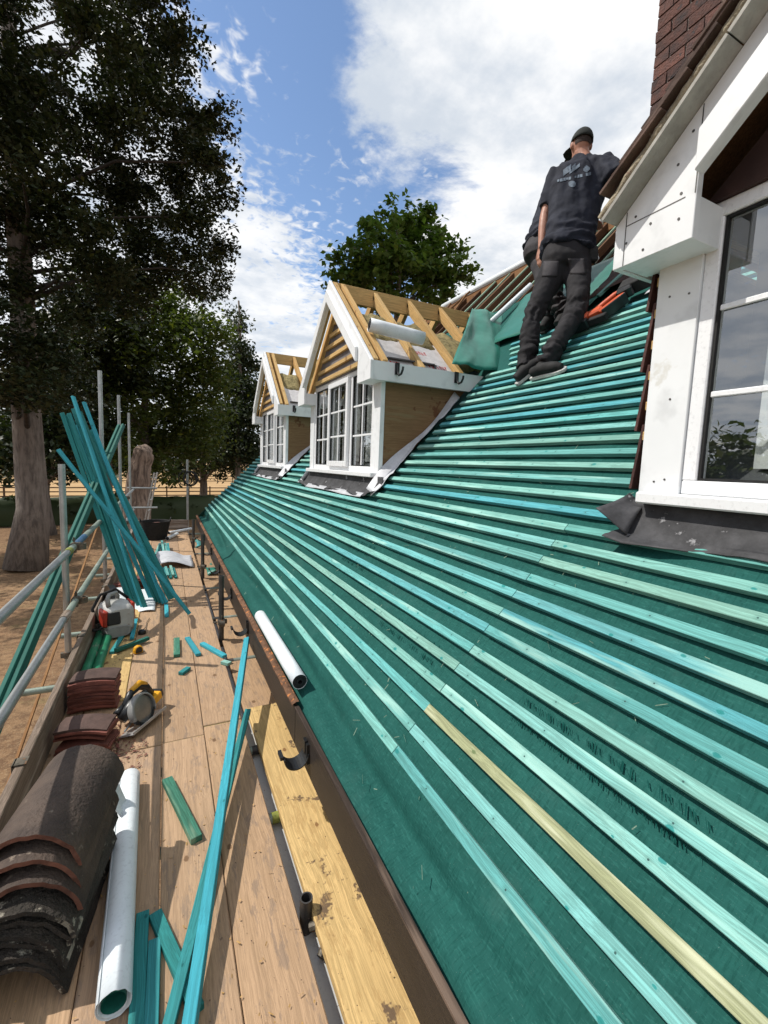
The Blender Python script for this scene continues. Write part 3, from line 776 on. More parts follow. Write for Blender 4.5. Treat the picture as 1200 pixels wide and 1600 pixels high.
        for (xa, xb_, u0, u1) in ((1.74, 2.05, .34, .72), (2.11, 2.47, .36, .74), (2.53, 2.89, .40, .9)):
            b = MB(); rows = []
            for i in range(14):
                row = []
                for j in range(12):
                    u = u0+(u1-u0)*j/11; x = xa+(xb_-xa)*i/13
                    e = max(0, math.sin(math.pi*j/11))**.4*max(0, math.sin(math.pi*i/13))**.3
                    row.append((x, c-u, zt(u)-.13+.085*e+.035*fbm((x*9, u*9, c))))
                rows.append(row)
            put(b.grid(rows), 'mineral_wool', 'wool', smooth=True, solid=.01)
        # gutter hooks on the fascia
        for x in (1.80, 2.42):
            pts = [(x, c-HW-.004, 2.53), (x, c-HW-.02, 2.47), (x-.0, c-HW-.045, 2.44), (x, c-HW-.085, 2.445), (x, c-HW-.108, 2.475), (x, c-HW-.112, 2.50)]
            put(MB().sweep(pts, .010, 8).box(x-.02, x+.02, c-HW-.012, c-HW, 2.45, 2.55), 'gutter_hook', 'plastic_black')
    return o
D = {k: dormer(c, k) for c, k in DORM}

def near_dormer_roof():
    o = D['near']; c = DORM[0][0]; P0 = o.location; AP = 3.625; ang = math.atan(KP)
    zt = lambda u: AP-KP*u
    XV = 1.455
    def put(b, name, mat, **kw):
        b.v = [Vector(v)-P0 for v in b.v]; return b.build(name, mat, o, **kw)
    for sg in (-1, 1):
        d = Vector((0, sg*math.cos(ang), -math.sin(ang))); nrm = Vector((0, sg*math.sin(ang), math.cos(ang)))
        base = Vector((0, c, AP))
        L = (HW+.0)/math.cos(ang)
        xr = OX+(AP-OZ)/TT
        # boarding, verge soffit, mortar bed
        def slab(x0, x1, t0, t1, n0, n1, name, mat, **kw):
            pts = [base+d*t0+nrm*n0, base+d*t1+nrm*n0, base+d*t1+nrm*n1, base+d*t0+nrm*n1]
            put(MB().prism([(x0, p.y, p.z) for p in pts], (x1-x0, 0, 0)), name, mat, **kw)
        slab(XB, xr-.9, 0, L-.04, .003, .02, 'roof_boarding', 'old_timber')
        n = 3
        for i in range(n): slab(XV+.02, XB+.03, L*i/n+.002, L*(i+1)/n-.002, .002, .016, 'verge_undercloak', 'soffit_grey', bevel=.001)
        b = MB(); rows = []
        for i in range(90):
            t = L*i/89; w = .008*fbm((t*14, sg, 0))
            row = []
            for nn, xx in ((.0165, XV+.030), (.026, XV+.020+w), (.040, XV+.022+w*1.3), (.048, XV+.05)):
                p = base+d*t+nrm*(nn+.3*w); row.append((xx, p.y, p.z))
            rows.append(row)
        put(b.grid(rows), 'verge_mortar', 'mortar', smooth=True)
        tm = {}
        k = 0; t = .05
        while t < L-.15:
            for col in range(3):
                x0 = XV+col*.168+(.084 if k % 2 and col else 0); w = .166 if not (k % 2 and col == 0) else .25
                A = base+d*(t-.13)+nrm*.046; B = base+d*(t+.135)+nrm*(.072)
                dd = (B-A).normalized(); nn = Vector((1, 0, 0)).cross(dd); nn = nn if nn.z > 0 else -nn
                pts = []
                bb = MB(); rows = []
                j0 = random.uniform(-.004, .004)
                lo = [(x0+j0, A), (x0+w+j0, A), (x0+w+j0, B), (x0+j0, B)]
                q = [Vector((x, p.y, p.z)) for x, p in lo]
                bb.prism(q, nn*.013); put(bb, 'roof_tile', 'tile_verge', bevel=.002)
            t += .10; k += 1
    # ridge tiles hidden at the top
    x = XV
    while x < 3.3:
        b = MB(); rows = []
        for i in range(9):
            a = math.pi*i/8; rows.append([(x, c+.125*math.cos(a), AP+.03+.10*math.sin(a)), (x+.30, c+.125*math.cos(a), AP+.03+.10*math.sin(a))])
        put(b.grid(rows), 'ridge_tile', 'tile_red', solid=.014); x += .31
    # tiles hung on the far cheek, seen edge-on, on their battens
    y0 = c+WH
    for r in range(9):
        z = 1.615+r*.118
        xs = OX+(z+.0-OZ)/TT+.02
        for col in range(3):
            x = XF+.012+col*.168+(.08 if r % 2 else 0)
            if x > xs+.25: continue
            A = Vector((x, y0+.055, z-.01)); B = Vector((x, y0+.022, z+.25))
            put(MB().prism([A, B, B+Vector((.163, 0, 0)), A+Vector((.163, 0, 0))], (0, .012, .002)), 'hung_tile', 'tile_hung', bevel=.001)
        beam_obj('cheek_batten', (XF+.002, y0+.010, z+.205), (XF+.8, y0+.010, z+.205), .024, .034, 'new_timber', o, up=(0, 0, 1))
    # lead wing at the foot of the cheek
    b = MB(); rows = []
    for i in range(12):
        t = i/11; row = []
        for j in range(8):
            q = j/7
            p = RP((XF-.075-OX)/CS+.16*t-.05*(1-q)*.6, y0-.03+.105*q*(1-.25*t), .02+.055*q*q+.02*math.sin(q*3+t*2)+.05*(1-t)*q)
            row.append(p)
        rows.append(row)
    put(b.grid(rows), 'lead_wing', 'lead', smooth=True, solid=.003)
near_dormer_roof()

# ------------------------------------------------------------------ scaffold
def scaffold():
    o = empty('scaffold', (0, 5, 0), 'tube and board scaffold platform running along the eaves', 'scaffold'); P0 = o.location
    def put(b, name, mat, **kw):
        b.v = [Vector(v)-P0 for v in b.v]; return b.build(name, mat, o, **kw)
    YE = 11.35
    cols = [(-.732, [-2.4, 1.55, 5.45, YE]), (-.502, [-2.4, 1.3, 3.35, 7.2, YE]), (-.272, [-2.4, 2.73, 6.63, YE]), (-.040, [-2.4, 2.735, 6.63, YE]), (.190, [-2.4, 2.83, 7.3, YE])]
    for x, ys in cols:
        for i, (a, b) in enumerate(zip(ys[:-1], ys[1:])):
            z = -.019+random.uniform(-.004, .003)
            mt = 'deck_board'
            if x == -.502 and 3 < a < 4: mt = 'deck_yellow'
            beam_obj('deck_board', (x+.1145, a+.006, z), (x+.1145, b-.006, z+random.uniform(-.003, .003)), .2268, .038, mt, o, bevel=.004)
            for yy in (a+.0, b-.0):
                put(MB().box(x+.004, x+.225, yy-.005, yy+.005, z-.0165, z+.010), 'end_band', 'tape_yellow')
    # inner boards beside the eaves: a new yellow one and older ones a little lower
    beam_obj('inner_board', (.583, -2.4, -.035), (.583, 2.955, -.030), .222, .038, 'deck_yellow', o, bevel=.004)
    beam_obj('inner_board', (.575, 2.99, -.075), (.575, 6.6, -.075), .225, .038, 'deck_board', o, bevel=.004)
    beam_obj('inner_board', (.575, 6.62, -.075), (.575, 10.4, -.075), .225, .038, 'deck_board', o, bevel=.004)
    beam_obj('grey_plank', (.45, -2.4, -.115), (.45, 3.2, -.115), .16, .03, 'concrete_grey', o, bevel=.003)
    beam_obj('grey_plank', (.45, 3.3, -.125), (.45, 6.6, -.125), .16, .03, 'concrete_grey', o, bevel=.003)
    # toe boards
    for a, b in ((-2.4, 1.9), (1.92, 5.75), (5.77, 9.3), (9.32, YE)):
        beam_obj('toe_board', (-.622, a, .115), (-.622, b, .115), .038, .225, 'toe_board', o, bevel=.004)
    beam_obj('toe_board', (-.60, YE+.03, .115), (.45, YE+.03, .115), .038, .225, 'toe_board', o, bevel=.004)
    # standards
    XS = -.742
    for y, zt_ in ((-1.4, 1.6), (1.0, 1.6), (4.27, 1.58), (6.75, 2.72), (9.2, 2.72), (11.5, 2.62)):
        put(MB().pipe((XS, y, GZ), (XS, y, zt_), .0242, .020, 16), 'standard', 'galv', smooth='auto')
    for y, zt_ in ((1.46, .035), (4.36, .57), (6.80, .59), (9.25, .50)):
        put(MB().pipe((.455, y, GZ), (.455, y, zt_), .0242, .019, 16), 'standard', 'tube_dark', smooth='auto')
    put(MB().pipe((.44, 11.45, GZ), (.44, 11.45, 1.64), .0242, .020, 16), 'standard', 'galv', smooth='auto')
    # guard rails
    XR = -.683
    for z, mt in ((.915, 'galv'), (.465, 'galv_green')):
        for a, b, m2 in ((-2.4, 1.2, mt), (1.2, 4.05 if z > .6 else 3.86, 'galv' if z > .6 else 'galv'), (4.05 if z > .6 else 3.86, 8.2, 'galv_green'), (8.2, 11.7, 'galv')):
            put(MB().pipe((XR, a, z), (XR, b, z), .0242, .020, 16), 'guard_rail', m2, smooth='auto')
    put(MB().tube((XR, 4.32, .915), (XR, 4.80, .915), .0252, 16), 'tape_wrap', 'galv_blue', smooth='auto')
    put(MB().tube((XR, 4.02, .915), (XR, 4.12, .915), .0275, 16), 'tape_wrap', 'tape_yellow', smooth='auto')
    put(MB().tube((XR, 3.80, .465), (XR, 3.95, .465), .030, 16), 'tape_wrap', 'toe_board', smooth='auto')
    # end rails across the far end
    for z in (.5, .95): put(MB().pipe((-.80, 11.55, z), (-.2, 11.55, z), .0242, .02, 14), 'end_rail', 'galv', smooth='auto')
    # ledgers and transoms under the boards
    for x in (-.70, .36): put(MB().tube((x, -2.4, -.112), (x, YE+.1, -.112), .0242, 12), 'ledger', 'galv', smooth='auto')
    for y in (-.5, .75, 2.0, 2.56, 3.85, 4.98, 6.2, 7.4, 8.6, 9.9, 11.0):
        put(MB().pipe((-.98+random.uniform(-.05, .08), y, -.063), (.72, y, -.063), .0242, .019, 14), 'transom', 'galv_green', smooth='auto')
        put(MB().tube((.44, y, -.063), (.50, y, -.063), .0255, 12), 'tape_wrap', 'tape_yellow' if y < 2.3 else 'tube_dark', smooth='auto')
    # couplers: a clamp of two half shells with bolts and flaps
    def coupler(p, ax, ax2):
        p = Vector(p); ax = Vector(ax); ax2 = Vector(ax2); b = MB()
        b.pipe(p-ax*.025, p+ax*.025, .034, .0245, 14)
        q = p+ax.cross(ax2).normalized()*.05
        b.pipe(q-ax2*.024, q+ax2*.024, .034, .0245, 14)
        b.obox((p+q)/2, ax, ax2, ax.cross(ax2), .022, .03, .02)
        b.tube(p+ax2*.036, p+ax2*.075, .007, 8); b.tube(q+ax*.036, q+ax*.075, .007, 8); b.tube(p+ax2*.045, p+ax2*.06, .012, 6)
        b.obox(p-ax2*.04, ax, ax2, ax.cross(ax2), .02, .012, .014)
        put(b, 'coupler', 'coupler', smooth='auto')
    for y in (-1.4, 1.0, 4.27, 6.75, 9.2):
        for z in (.915, .465): coupler((XR, y+.03, z), (0, 1, 0), (0, 0, 1))
        coupler((XS, y, .02), (0, 0, 1), (1, 0, 0))
    for y in (4.36, 6.80, 9.25):
        coupler((.455, y, .12), (0, 0, 1), (-1, 0, 0)); coupler((.455, y, -.10), (0, 0, 1), (0, 1, 0))
    # clips that hold the toe board
    for y in (2.45, 4.1, 5.6, 7.4):
        put(MB().box(-.648, -.596, y-.03, y+.03, .2285, .236).box(-.652, -.643, y-.03, y+.03, .12, .236), 'board_clip', 'coupler')
    # bent bracket by the near inner tube
    put(MB().sweep([(.46, 1.42, -.05), (.50, 1.40, -.03), (.51, 1.36, -.06), (.47, 1.33, -.08)], [.016, .02, .02, .014], 8), 'coupler', 'coupler')
scaffold()

# ------------------------------------------------------------------ loose things on the deck
def stick(name, p, q, w, h, mat, label, cat, group=None, up=(0, 0, 1), warp=0):
    o = beam_obj(name, p, q, w, h, mat, None, up=up, warp=warp); tag(o, label, cat, group); return o

# bundle of battens leaning on the guard rail
LB = [((-.385, 5.60, .0), (-1.055, 6.2, 2.12), 'teal'), ((-.345, 5.58, .0), (-1.01, 6.22, 2.10), 'teal'), ((-.295, 5.50, .0), (-.99, 6.2, 2.12), 'teal'),
      ((-.255, 5.44, .0), (-.94, 6.15, 2.31), 'blue'), ((-.225, 5.40, .0), (-.955, 6.25, 2.18), 'teal'), ((-.115, 5.55, .0), (-.885, 6.2, 2.15), 'teal'),
      ((-.075, 5.52, .0), (-.93, 6.3, 2.05), 'teal'), ((-.045, 5.48, .0), (-.83, 6.1, 2.25), 'blue'), ((-.015, 5.50, .0), (-.91, 6.35, 1.72), 'blue'),
      ((.020, 5.62, .0), (-.86, 6.35, 2.0), 'teal'), ((.055, 5.66, .0), (-.79, 6.25, 1.95), 'teal'), ((.085, 5.70, .0), (-.80, 6.45, 1.85), 'teal'),
      ((-.165, 5.62, .0), (-.96, 6.4, 2.0), 'blue')]
for i, (a, b, m_) in enumerate(LB):
    nth = ['leftmost', 'second', 'third', 'fourth', 'fifth', 'seventh', 'eighth', 'ninth', 'tenth', 'eleventh', 'twelfth', 'rightmost', 'sixth'][i]
    a = Vector(a)+Vector((0, 0, .012))
    stick('roof_batten', a, b, .042, .026, 'batten_'+m_, f'{nth} foot from the left in the bundle of turquoise battens leaning on the guard rail' if i not in (0, 11) else f'{nth} batten foot of the turquoise bundle leaning on the guard rail', 'batten', 'battens leaning on the guard rail', up=(1, -.4, 1) if i % 2 else (-.2, -1, .5), warp=.012)
stick('roof_batten', (.205, 5.02, .012), (-.935, 5.25, 1.70), .036, .022, 'batten_blue', 'bright blue batten slanting across the front of the leaning bundle', 'batten', 'battens leaning on the guard rail', up=(.5, -1, .5), warp=.01)
# two dark battens side by side, braced along the outside of the rails
for k, dx in enumerate((0, .052)):
    stick('brace_batten', (-1.02+dx*.7, 1.45+dx*.5, -.58), (-.625+dx*1.0, 7.75, 2.11+.01*k), .050, .032, 'batten_dark', ['left one', 'right one'][k]+' of two dark green battens slanting together outside the guard rails', 'batten', 'dark battens outside the rails', up=(1, -.5, .3))
stick('cane', (-.92, 2.55, -.62), (-.80, 7.4, .95), .018, .018, 'old_timber', 'thin brown wooden stick slanting outside the toe board', 'stick')
# long battens on the deck at the eaves side
stick('roof_batten', (-.03, .90, .016), (.556, 3.50, .262), .040, .026, 'batten_blue', 'long bright turquoise batten reaching from the near deck up to the fascia', 'batten', 'long battens on the deck', warp=.006, up=(-.3, 0, 1))
stick('roof_batten', (-.06, 1.10, .020), (.452, 2.78, .072), .036, .024, 'batten_teal', 'shorter teal batten lying under the long bright batten', 'batten', 'long battens on the deck', warp=.004)
OFF = [((-.015, 2.37, .016), (.100, 1.92, .016), .048, .030, 'offcut_green', 'dark green batten offcut lying alone in the middle of the near deck boards'),
       ((-.095, 1.66, .013), (-.100, 1.0, .013), .042, .025, 'batten_teal', 'left one of two short teal battens side by side next to the white roll'),
       ((-.054, 1.54, .013), (-.062, 1.0, .013), .038, .025, 'batten_teal', 'right one of two short teal battens side by side next to the white roll'),
       ((-.055, 1.64, .013), (.065, 1.27, .013), .042, .026, 'batten_teal', 'teal offcut slanting under the long batten near the camera'),
       ((.066, 4.34, .013), (.060, 3.95, .013), .050, .026, 'offcut_green', 'dark green offcut lying along the deck boards, leftmost of the scattered ones'),
       ((.155, 4.33, .012), (.226, 3.91, .012), .042, .024, 'batten_blue', 'bright turquoise offcut next to the dark green one on the deck'),
       ((.268, 4.15, .012), (.425, 3.80, .012), .044, .024, 'batten_blue', 'bright turquoise offcut slanting to the inner scaffold tube'),
       ((.395, 3.70, .012), (.445, 3.64, .012), .045, .024, 'batten', 'tiny pale green offcut at the foot of the inner tube'),
       ((.080, 3.60, .012), (.140, 3.68, .012), .042, .024, 'batten_teal', 'tiny teal block alone on the middle deck board'),
       ((-.02, 5.43, .012), (-.015, 5.02, .012), .040, .024, 'batten_blue', 'short bright blue offcut at the feet of the leaning bundle'),
       ((-.405, 4.20, .030), (-.165, 4.40, .030), .035, .030, 'batten_dark', 'nearly black batten offcut lying in front of the cut-off saw'),
       ((-.43, 4.20, .014), (-.38, 4.60, .014), .036, .025, 'batten_teal', 'teal offcut end poking out under the cut-off saw'),
       ((-.30, 4.48, .014), (-.29, 4.90, .05), .034, .022, 'batten_blue', 'pale blue offcut standing against the right side of the cut-off saw')]
for p, q, w, h, m_, lab in OFF: stick('batten_offcut', p, q, w, h, m_, lab, 'offcut', 'batten offcuts on the deck')
k = 0
words = ['first', 'second', 'third', 'fourth', 'fifth', 'sixth', 'seventh', 'eighth', 'ninth']
for i in range(9):
    a = random.uniform(-.10, .06); x = -.20+i*.028+random.uniform(-.01, .01); y = 8.1+random.uniform(-.1, .1); z = .012+(i % 3)*.026
    stick('batten_offcut', (x, y, z+.02), (x+a, y+random.uniform(.8, 1.1), z+.02+(i % 2)*.03), .036, .024, 'batten' if i % 2 else 'batten_teal', f'{words[i]} short batten from the left in the pile in front of the black tub', 'offcut', 'pile of short battens by the tub')
for i in range(5):
    x = -.03+i*.033; stick('batten_offcut', (x, 6.65+.05*(i % 2), .013+.026*(i % 2)), (x-.03, 7.25+random.uniform(-.05, .1), .013+.026*(i % 2)), .034, .024, 'batten' if i % 2 else 'batten_teal', f'{words[i]} batten from the left in the small pile under the felt scrap', 'offcut', 'small batten pile under the felt scrap')
for i in range(4):
    stick('batten_offcut', (.50+.05*i, 9.2+.1*i, -.045), (.58-.03*i, 9.6+.1*i, -.04+.02*i), .034, .024, 'batten', f'{words[i]} green batten scrap on the inner boards by the far roof corner', 'offcut', 'scraps on the far inner boards')

# rolls of white membrane
def roll(name, p, q, r, core, label, green=False, cat='roll'):
    p, q = Vector(p), Vector(q); mid = Vector((p.x, p.y, 0)) if False else (p+q)/2
    o = empty(name, mid, label, cat, 'rolls of white membrane'); d = (q-p).normalized()
    a = Vector((0, 0, 1)) if abs(d.z) < .9 else Vector((1, 0, 0)); x = d.cross(a).normalized(); y = d.cross(x)
    L = (q-p).length
    b = MB(); turns = 1.35 if not green else 1.6; n = int(30*turns); rows = []     # a real spiral sheet
    for i in range(n+1):
        t = i/n; an = 2*math.pi*turns*t; rr = r*((.955+.045*t) if not green else (.74+.26*min(1, t*1.6)))
        e = x*rr*math.cos(an)+y*rr*math.sin(an)
        rows.append([e+d*(-L/2+random.uniform(-.002, .002)), e+d*(-L/4)*(1+.0*i), e*1.01+d*(L/4), e+d*(L/2)])
    b.grid(rows).build('sheet', 'white_roll', o, smooth=True, solid=.0012)
    if green:
        b = MB(); rows = []
        for i in range(25):
            an = 2*math.pi*i/24; rr = r*.72; rows.append([x*rr*math.cos(an)+y*rr*math.sin(an)+d*(-L/2+.004), x*rr*math.cos(an)+y*rr*math.sin(an)+d*(L/2-.004)])
        b.grid(rows).build('green_lining', 'roll_green', o, smooth=True)
    else:
        MB().pipe(d*(-L/2-.006), d*(L/2+.006), core*.98, core*.55, 20).build('core', 'roll_core', o, smooth='auto')
        MB().pipe(d*(-L/2+.002), d*(L/2-.002), r*.945, core, 24).build('layers', 'roll_core', o, smooth='auto')
    return o
roll('membrane_roll', (-.158, 1.36, .050), (-.186, 2.42, .050), .047, .034, 'loose white roll with green inside lying on the near deck boards', True)
roll('membrane_roll', (.650, 3.46, .452), (.652, 2.30, .452), .042, .022, 'white roll lying along the eaves edge of the green roof')
roll('membrane_roll', (1.66, 3.815, 2.925), (2.18, 3.735, 2.865), .060, .034, 'short thick white roll lying across the rafters of the middle dormer')
roll('membrane_roll', (.03, 10.63, .035), (.50, 11.20, .035), .032, .02, 'thin white roll lying across the far end of the deck')
roll('membrane_roll', (.00, 9.85, .045), (.19, 10.40, .045), .036, .02, 'short white roll beside the black tub')
RXX = OX+6.08*CS; RZZ = OZ+6.08*SN
roll('membrane_roll', (RXX+.0, 2.6, RZZ+.0), (RXX+.0, 7.9, RZZ+.0), .052, .02, 'very long pale roll laid along the ridge of the roof')
roll('membrane_roll', RP(3.86, 4.42, .07), RP(4.75, 4.42, .03), .030, .014, 'thin pale roll lying up the green membrane right of the middle dormer')

# ridge tiles nested in a stack beside the toe board
def ridge_tile(i, n):
    R0, TK, L = .155, .015, .46
    old = i < 6
    sq = 1.0-.015*i
    b = MB(); na, nl = 18, 5
    ang0 = R(8)
    def pt(a, t, r):
        j = .008*fbm((a*3, t*4, i*3.1)) if old else .002*fbm((a*3, t*4, i*3.1))
        return ((r+j)*math.cos(a), -L/2+L*t+(.006*fbm((a*4, 0, i*7)) if t in (0, 1) else 0), (r+j)*math.sin(a)*1.02)
    outer = [[pt(ang0+(math.pi-2*ang0)*k/na, t/nl, R0) for t in range(nl+1)] for k in range(na+1)]
    inner = [[pt(ang0+(math.pi-2*ang0)*k/na, t/nl, R0-TK) for t in range(nl+1)] for k in range(na+1)]
    b.grid(outer)
    o = empty('ridge_tile', (0, 0, 0))
    b.build('tile_back', 'ridge_tile_old' if old else 'ridge_tile', o, smooth=True)
    e = MB(); e.grid([list(r) for r in inner])
    e.grid([[outer[k][0], inner[k][0]] for k in range(na+1)]); e.grid([[outer[k][nl], inner[k][nl]] for k in range(na+1)])
    e.grid([outer[0], inner[0]]); e.grid([outer[na], inner[na]])
    e.build('broken_edge', 'ridge_tile_old' if old else 'ridge_edge', o, smooth='auto')
    return o
hh = 0
nth = ['bottom', 'second from the bottom', 'third from the bottom', 'fourth from the bottom', 'fifth from the bottom', 'sixth from the bottom', 'third from the top', 'second from the top', 'top']
for i in range(9):
    o = ridge_tile(i, 9)
    tilt = [0, .02, .03, .03, .04, .06, .16, .20, .24][i]
    hz = [0, .030, .058, .086, .116, .150, .205, .250, .300][i]
    o.location = (-.415+.014*random.uniform(-1, 1)+.004*i, 1.735+.010*i+[0, 0, .01, 0, .01, -.01, .02, .04, .07][i], hz-.012)
    o.rotation_euler = (-tilt*.0+[0, .02, .02, .03, .04, .06, .05, .03, .02][i], random.uniform(-.03, .03), R(-9)+random.uniform(-.07, .07))
    tag(o, f'half-round ridge tile, {nth[i]} of the stack by the toe board'.replace(',,', ','), 'ridge tile', 'stacked ridge tiles')

# plain clay roof tiles in two stacks
def plain_tile(mesh=[None]):
    if mesh[0] is None:
        b = MB(); w, l, t = .150, .265, .013; rows = []; rb = []
        for i in range(7):
            u = -1+2*i/6; y = u*l/2
            z = .016*(1-u*u)
            hw = w/2*(1.0 if True else 1)
            rows.append([(-hw, y, z), (-hw*.3, y, z+.006), (hw*.3, y, z+.006), (hw, y, z)])
            rb.append([(-hw, y, z-t), (-hw*.3, y, z-t+.006), (hw*.3, y, z-t+.006), (hw, y, z-t)])
        b.grid(rows); b.grid(rb); b.grid([rows[0], rb[0]]); b.grid([rows[-1], rb[-1]])
        b.grid([[r[0] for r in rows], [r[0] for r in rb]]); b.grid([[r[-1] for r in rows], [r[-1] for r in rb]])
        bm_o = b.build('roof_tile', 'tile_brown'); bm = bmesh.new(); bm.from_mesh(bm_o.data); bmesh.ops.remove_doubles(bm, verts=bm.verts, dist=1e-5); bmesh.ops.recalc_face_normals(bm, faces=bm.faces); bm.to_mesh(bm_o.data); bm.free()
        bm_o.data.shade_smooth(); bm_o.data.set_sharp_from_angle(angle=R(35))
        mesh[0] = bm_o.data; m2 = bm_o.data.copy(); m2.materials[0] = M['tile_edge']; plain_tile.red = m2
        bpy.data.objects.remove(bm_o)
    return mesh[0]
plain_tile()
ORD = ['bottom', 'second', 'third', 'fourth', 'fifth', 'sixth', 'seventh', 'eighth', 'ninth', 'tenth', 'eleventh', 'twelfth', 'thirteenth']
def tile_stack(x, y, n, rz, tilt, where, gap=None):
    for i in range(n):
        o = bpy.data.objects.new('roof_tile', plain_tile.red if i < n-1 else plain_tile()); COL.objects.link(o)
        o.location = (x+random.uniform(-.010, .010), y+random.uniform(-.012, .012), .014+i*.0165+(.03 if gap and i >= gap else 0))
        o.rotation_euler = (tilt+random.uniform(-.02, .02)+(.06 if gap and i >= gap else 0), random.uniform(-.02, .02), rz+random.uniform(-.06, .06))
        tag(o, f'clay roof tile, {ORD[i]+" from the bottom" if 0 < i < n-1 else ("bottom one" if i == 0 else "topmost")} in {where}', 'roof tile', 'stacked plain roof tiles')
tile_stack(-.440, 3.33, 13, R(84), .0, 'the taller stack behind the circular saw')
tile_stack(-.420, 2.86, 7, R(74), -.05, 'the lower stack by the circular saw', 3)
for r in range(2):
    for i in range(7):
        o = bpy.data.objects.new('roof_tile', plain_tile.red); COL.objects.link(o)
        o.location = (-.47+.16*r, 6.05+.25*r+random.uniform(-.02, .02), .016+i*.018); o.rotation_euler = (random.uniform(-.05, .05), 0, R(80)+random.uniform(-.2, .2))
        tag(o, f'clay roof tile, {ORD[i]} from below in the {"nearer" if r == 0 else "farther"} stack behind leaning battens', 'roof tile', 'stacked plain roof tiles')

# scraps of membrane
def scrap(name, pts_fn, mat, label, cat='membrane scrap', nu=14, nv=10):
    b = MB(); b.grid([[pts_fn(i/(nu-1), j/(nv-1)) for j in range(nv)] for i in range(nu)])
    o = b.build(name, mat, None, smooth=True, solid=.002); tag(o, label, cat, 'membrane scraps'); return o
scrap('membrane_scrap', lambda u, v: (-.55+.42*u, 5.35+.55*v-.08*u, .008+.12*(v**2)*(1-.3*u)+.01*math.sin(u*9)), 'white_roll', 'pale folded sheet behind the cut-off saw under the leaning battens')
scrap('membrane_scrap', lambda u, v: (-.16+.52*u, 7.35+.55*v+.25*u*v-.1*u, .05+.05*math.sin(u*4)+.07*abs(u-.75)*v*2+.02*math.sin(v*6)), 'grey_sheet', 'curled pale felt scrap across the far deck boards')
scrap('membrane_scrap', lambda u, v: (-.225+.05*u+.012*math.sin(v*9), 2.10+.10*v, .10+.10*(1-u)*(.4+v*.6)-.07*u), 'white_roll', 'small crumpled white scrap between the ridge tiles and the white roll', nu=8, nv=8)
scrap('membrane_scrap', lambda u, v: (.53+.12*u, 6.9+.8*v, -.05+.05*math.sin(v*5+u)+.03*u), 'tarp', 'green felt scrap on the inner boards below the far eaves')
scrap('membrane_scrap', lambda u, v: RP(3.38+.10*v, 2.02+.20*u, .012+.012*math.sin(u*3)), 'grey_sheet', 'small pale sheet lying on the battens below the black box', nu=8, nv=5)
scrap('tarp_sheet', lambda u, v: Vector((2.32+.62*u+1.05*v*(1-.15*u), 4.66-(1-v)*1.17, 2.57+v*1.02))+Vector((0, -.045, .03))*(1+.45*fbm((u*3, v*3, 2))+.25*math.sin(u*9+v*4)), 'tarp', 'green felt sheet draped over the middle dormer roof beside the valley', 'felt sheet', 22, 22)
scrap('tarp_sheet', lambda u, v: RP(3.42+1.1*v, 3.98-.55*u*v-1.2*u+.35*v, .012+.02*abs(fbm((u*3, v*4, 6)))+.015*math.sin(u*7)), 'tarp', 'smooth green felt sheet on the upper roof above the top battens', 'felt sheet', 22, 16)

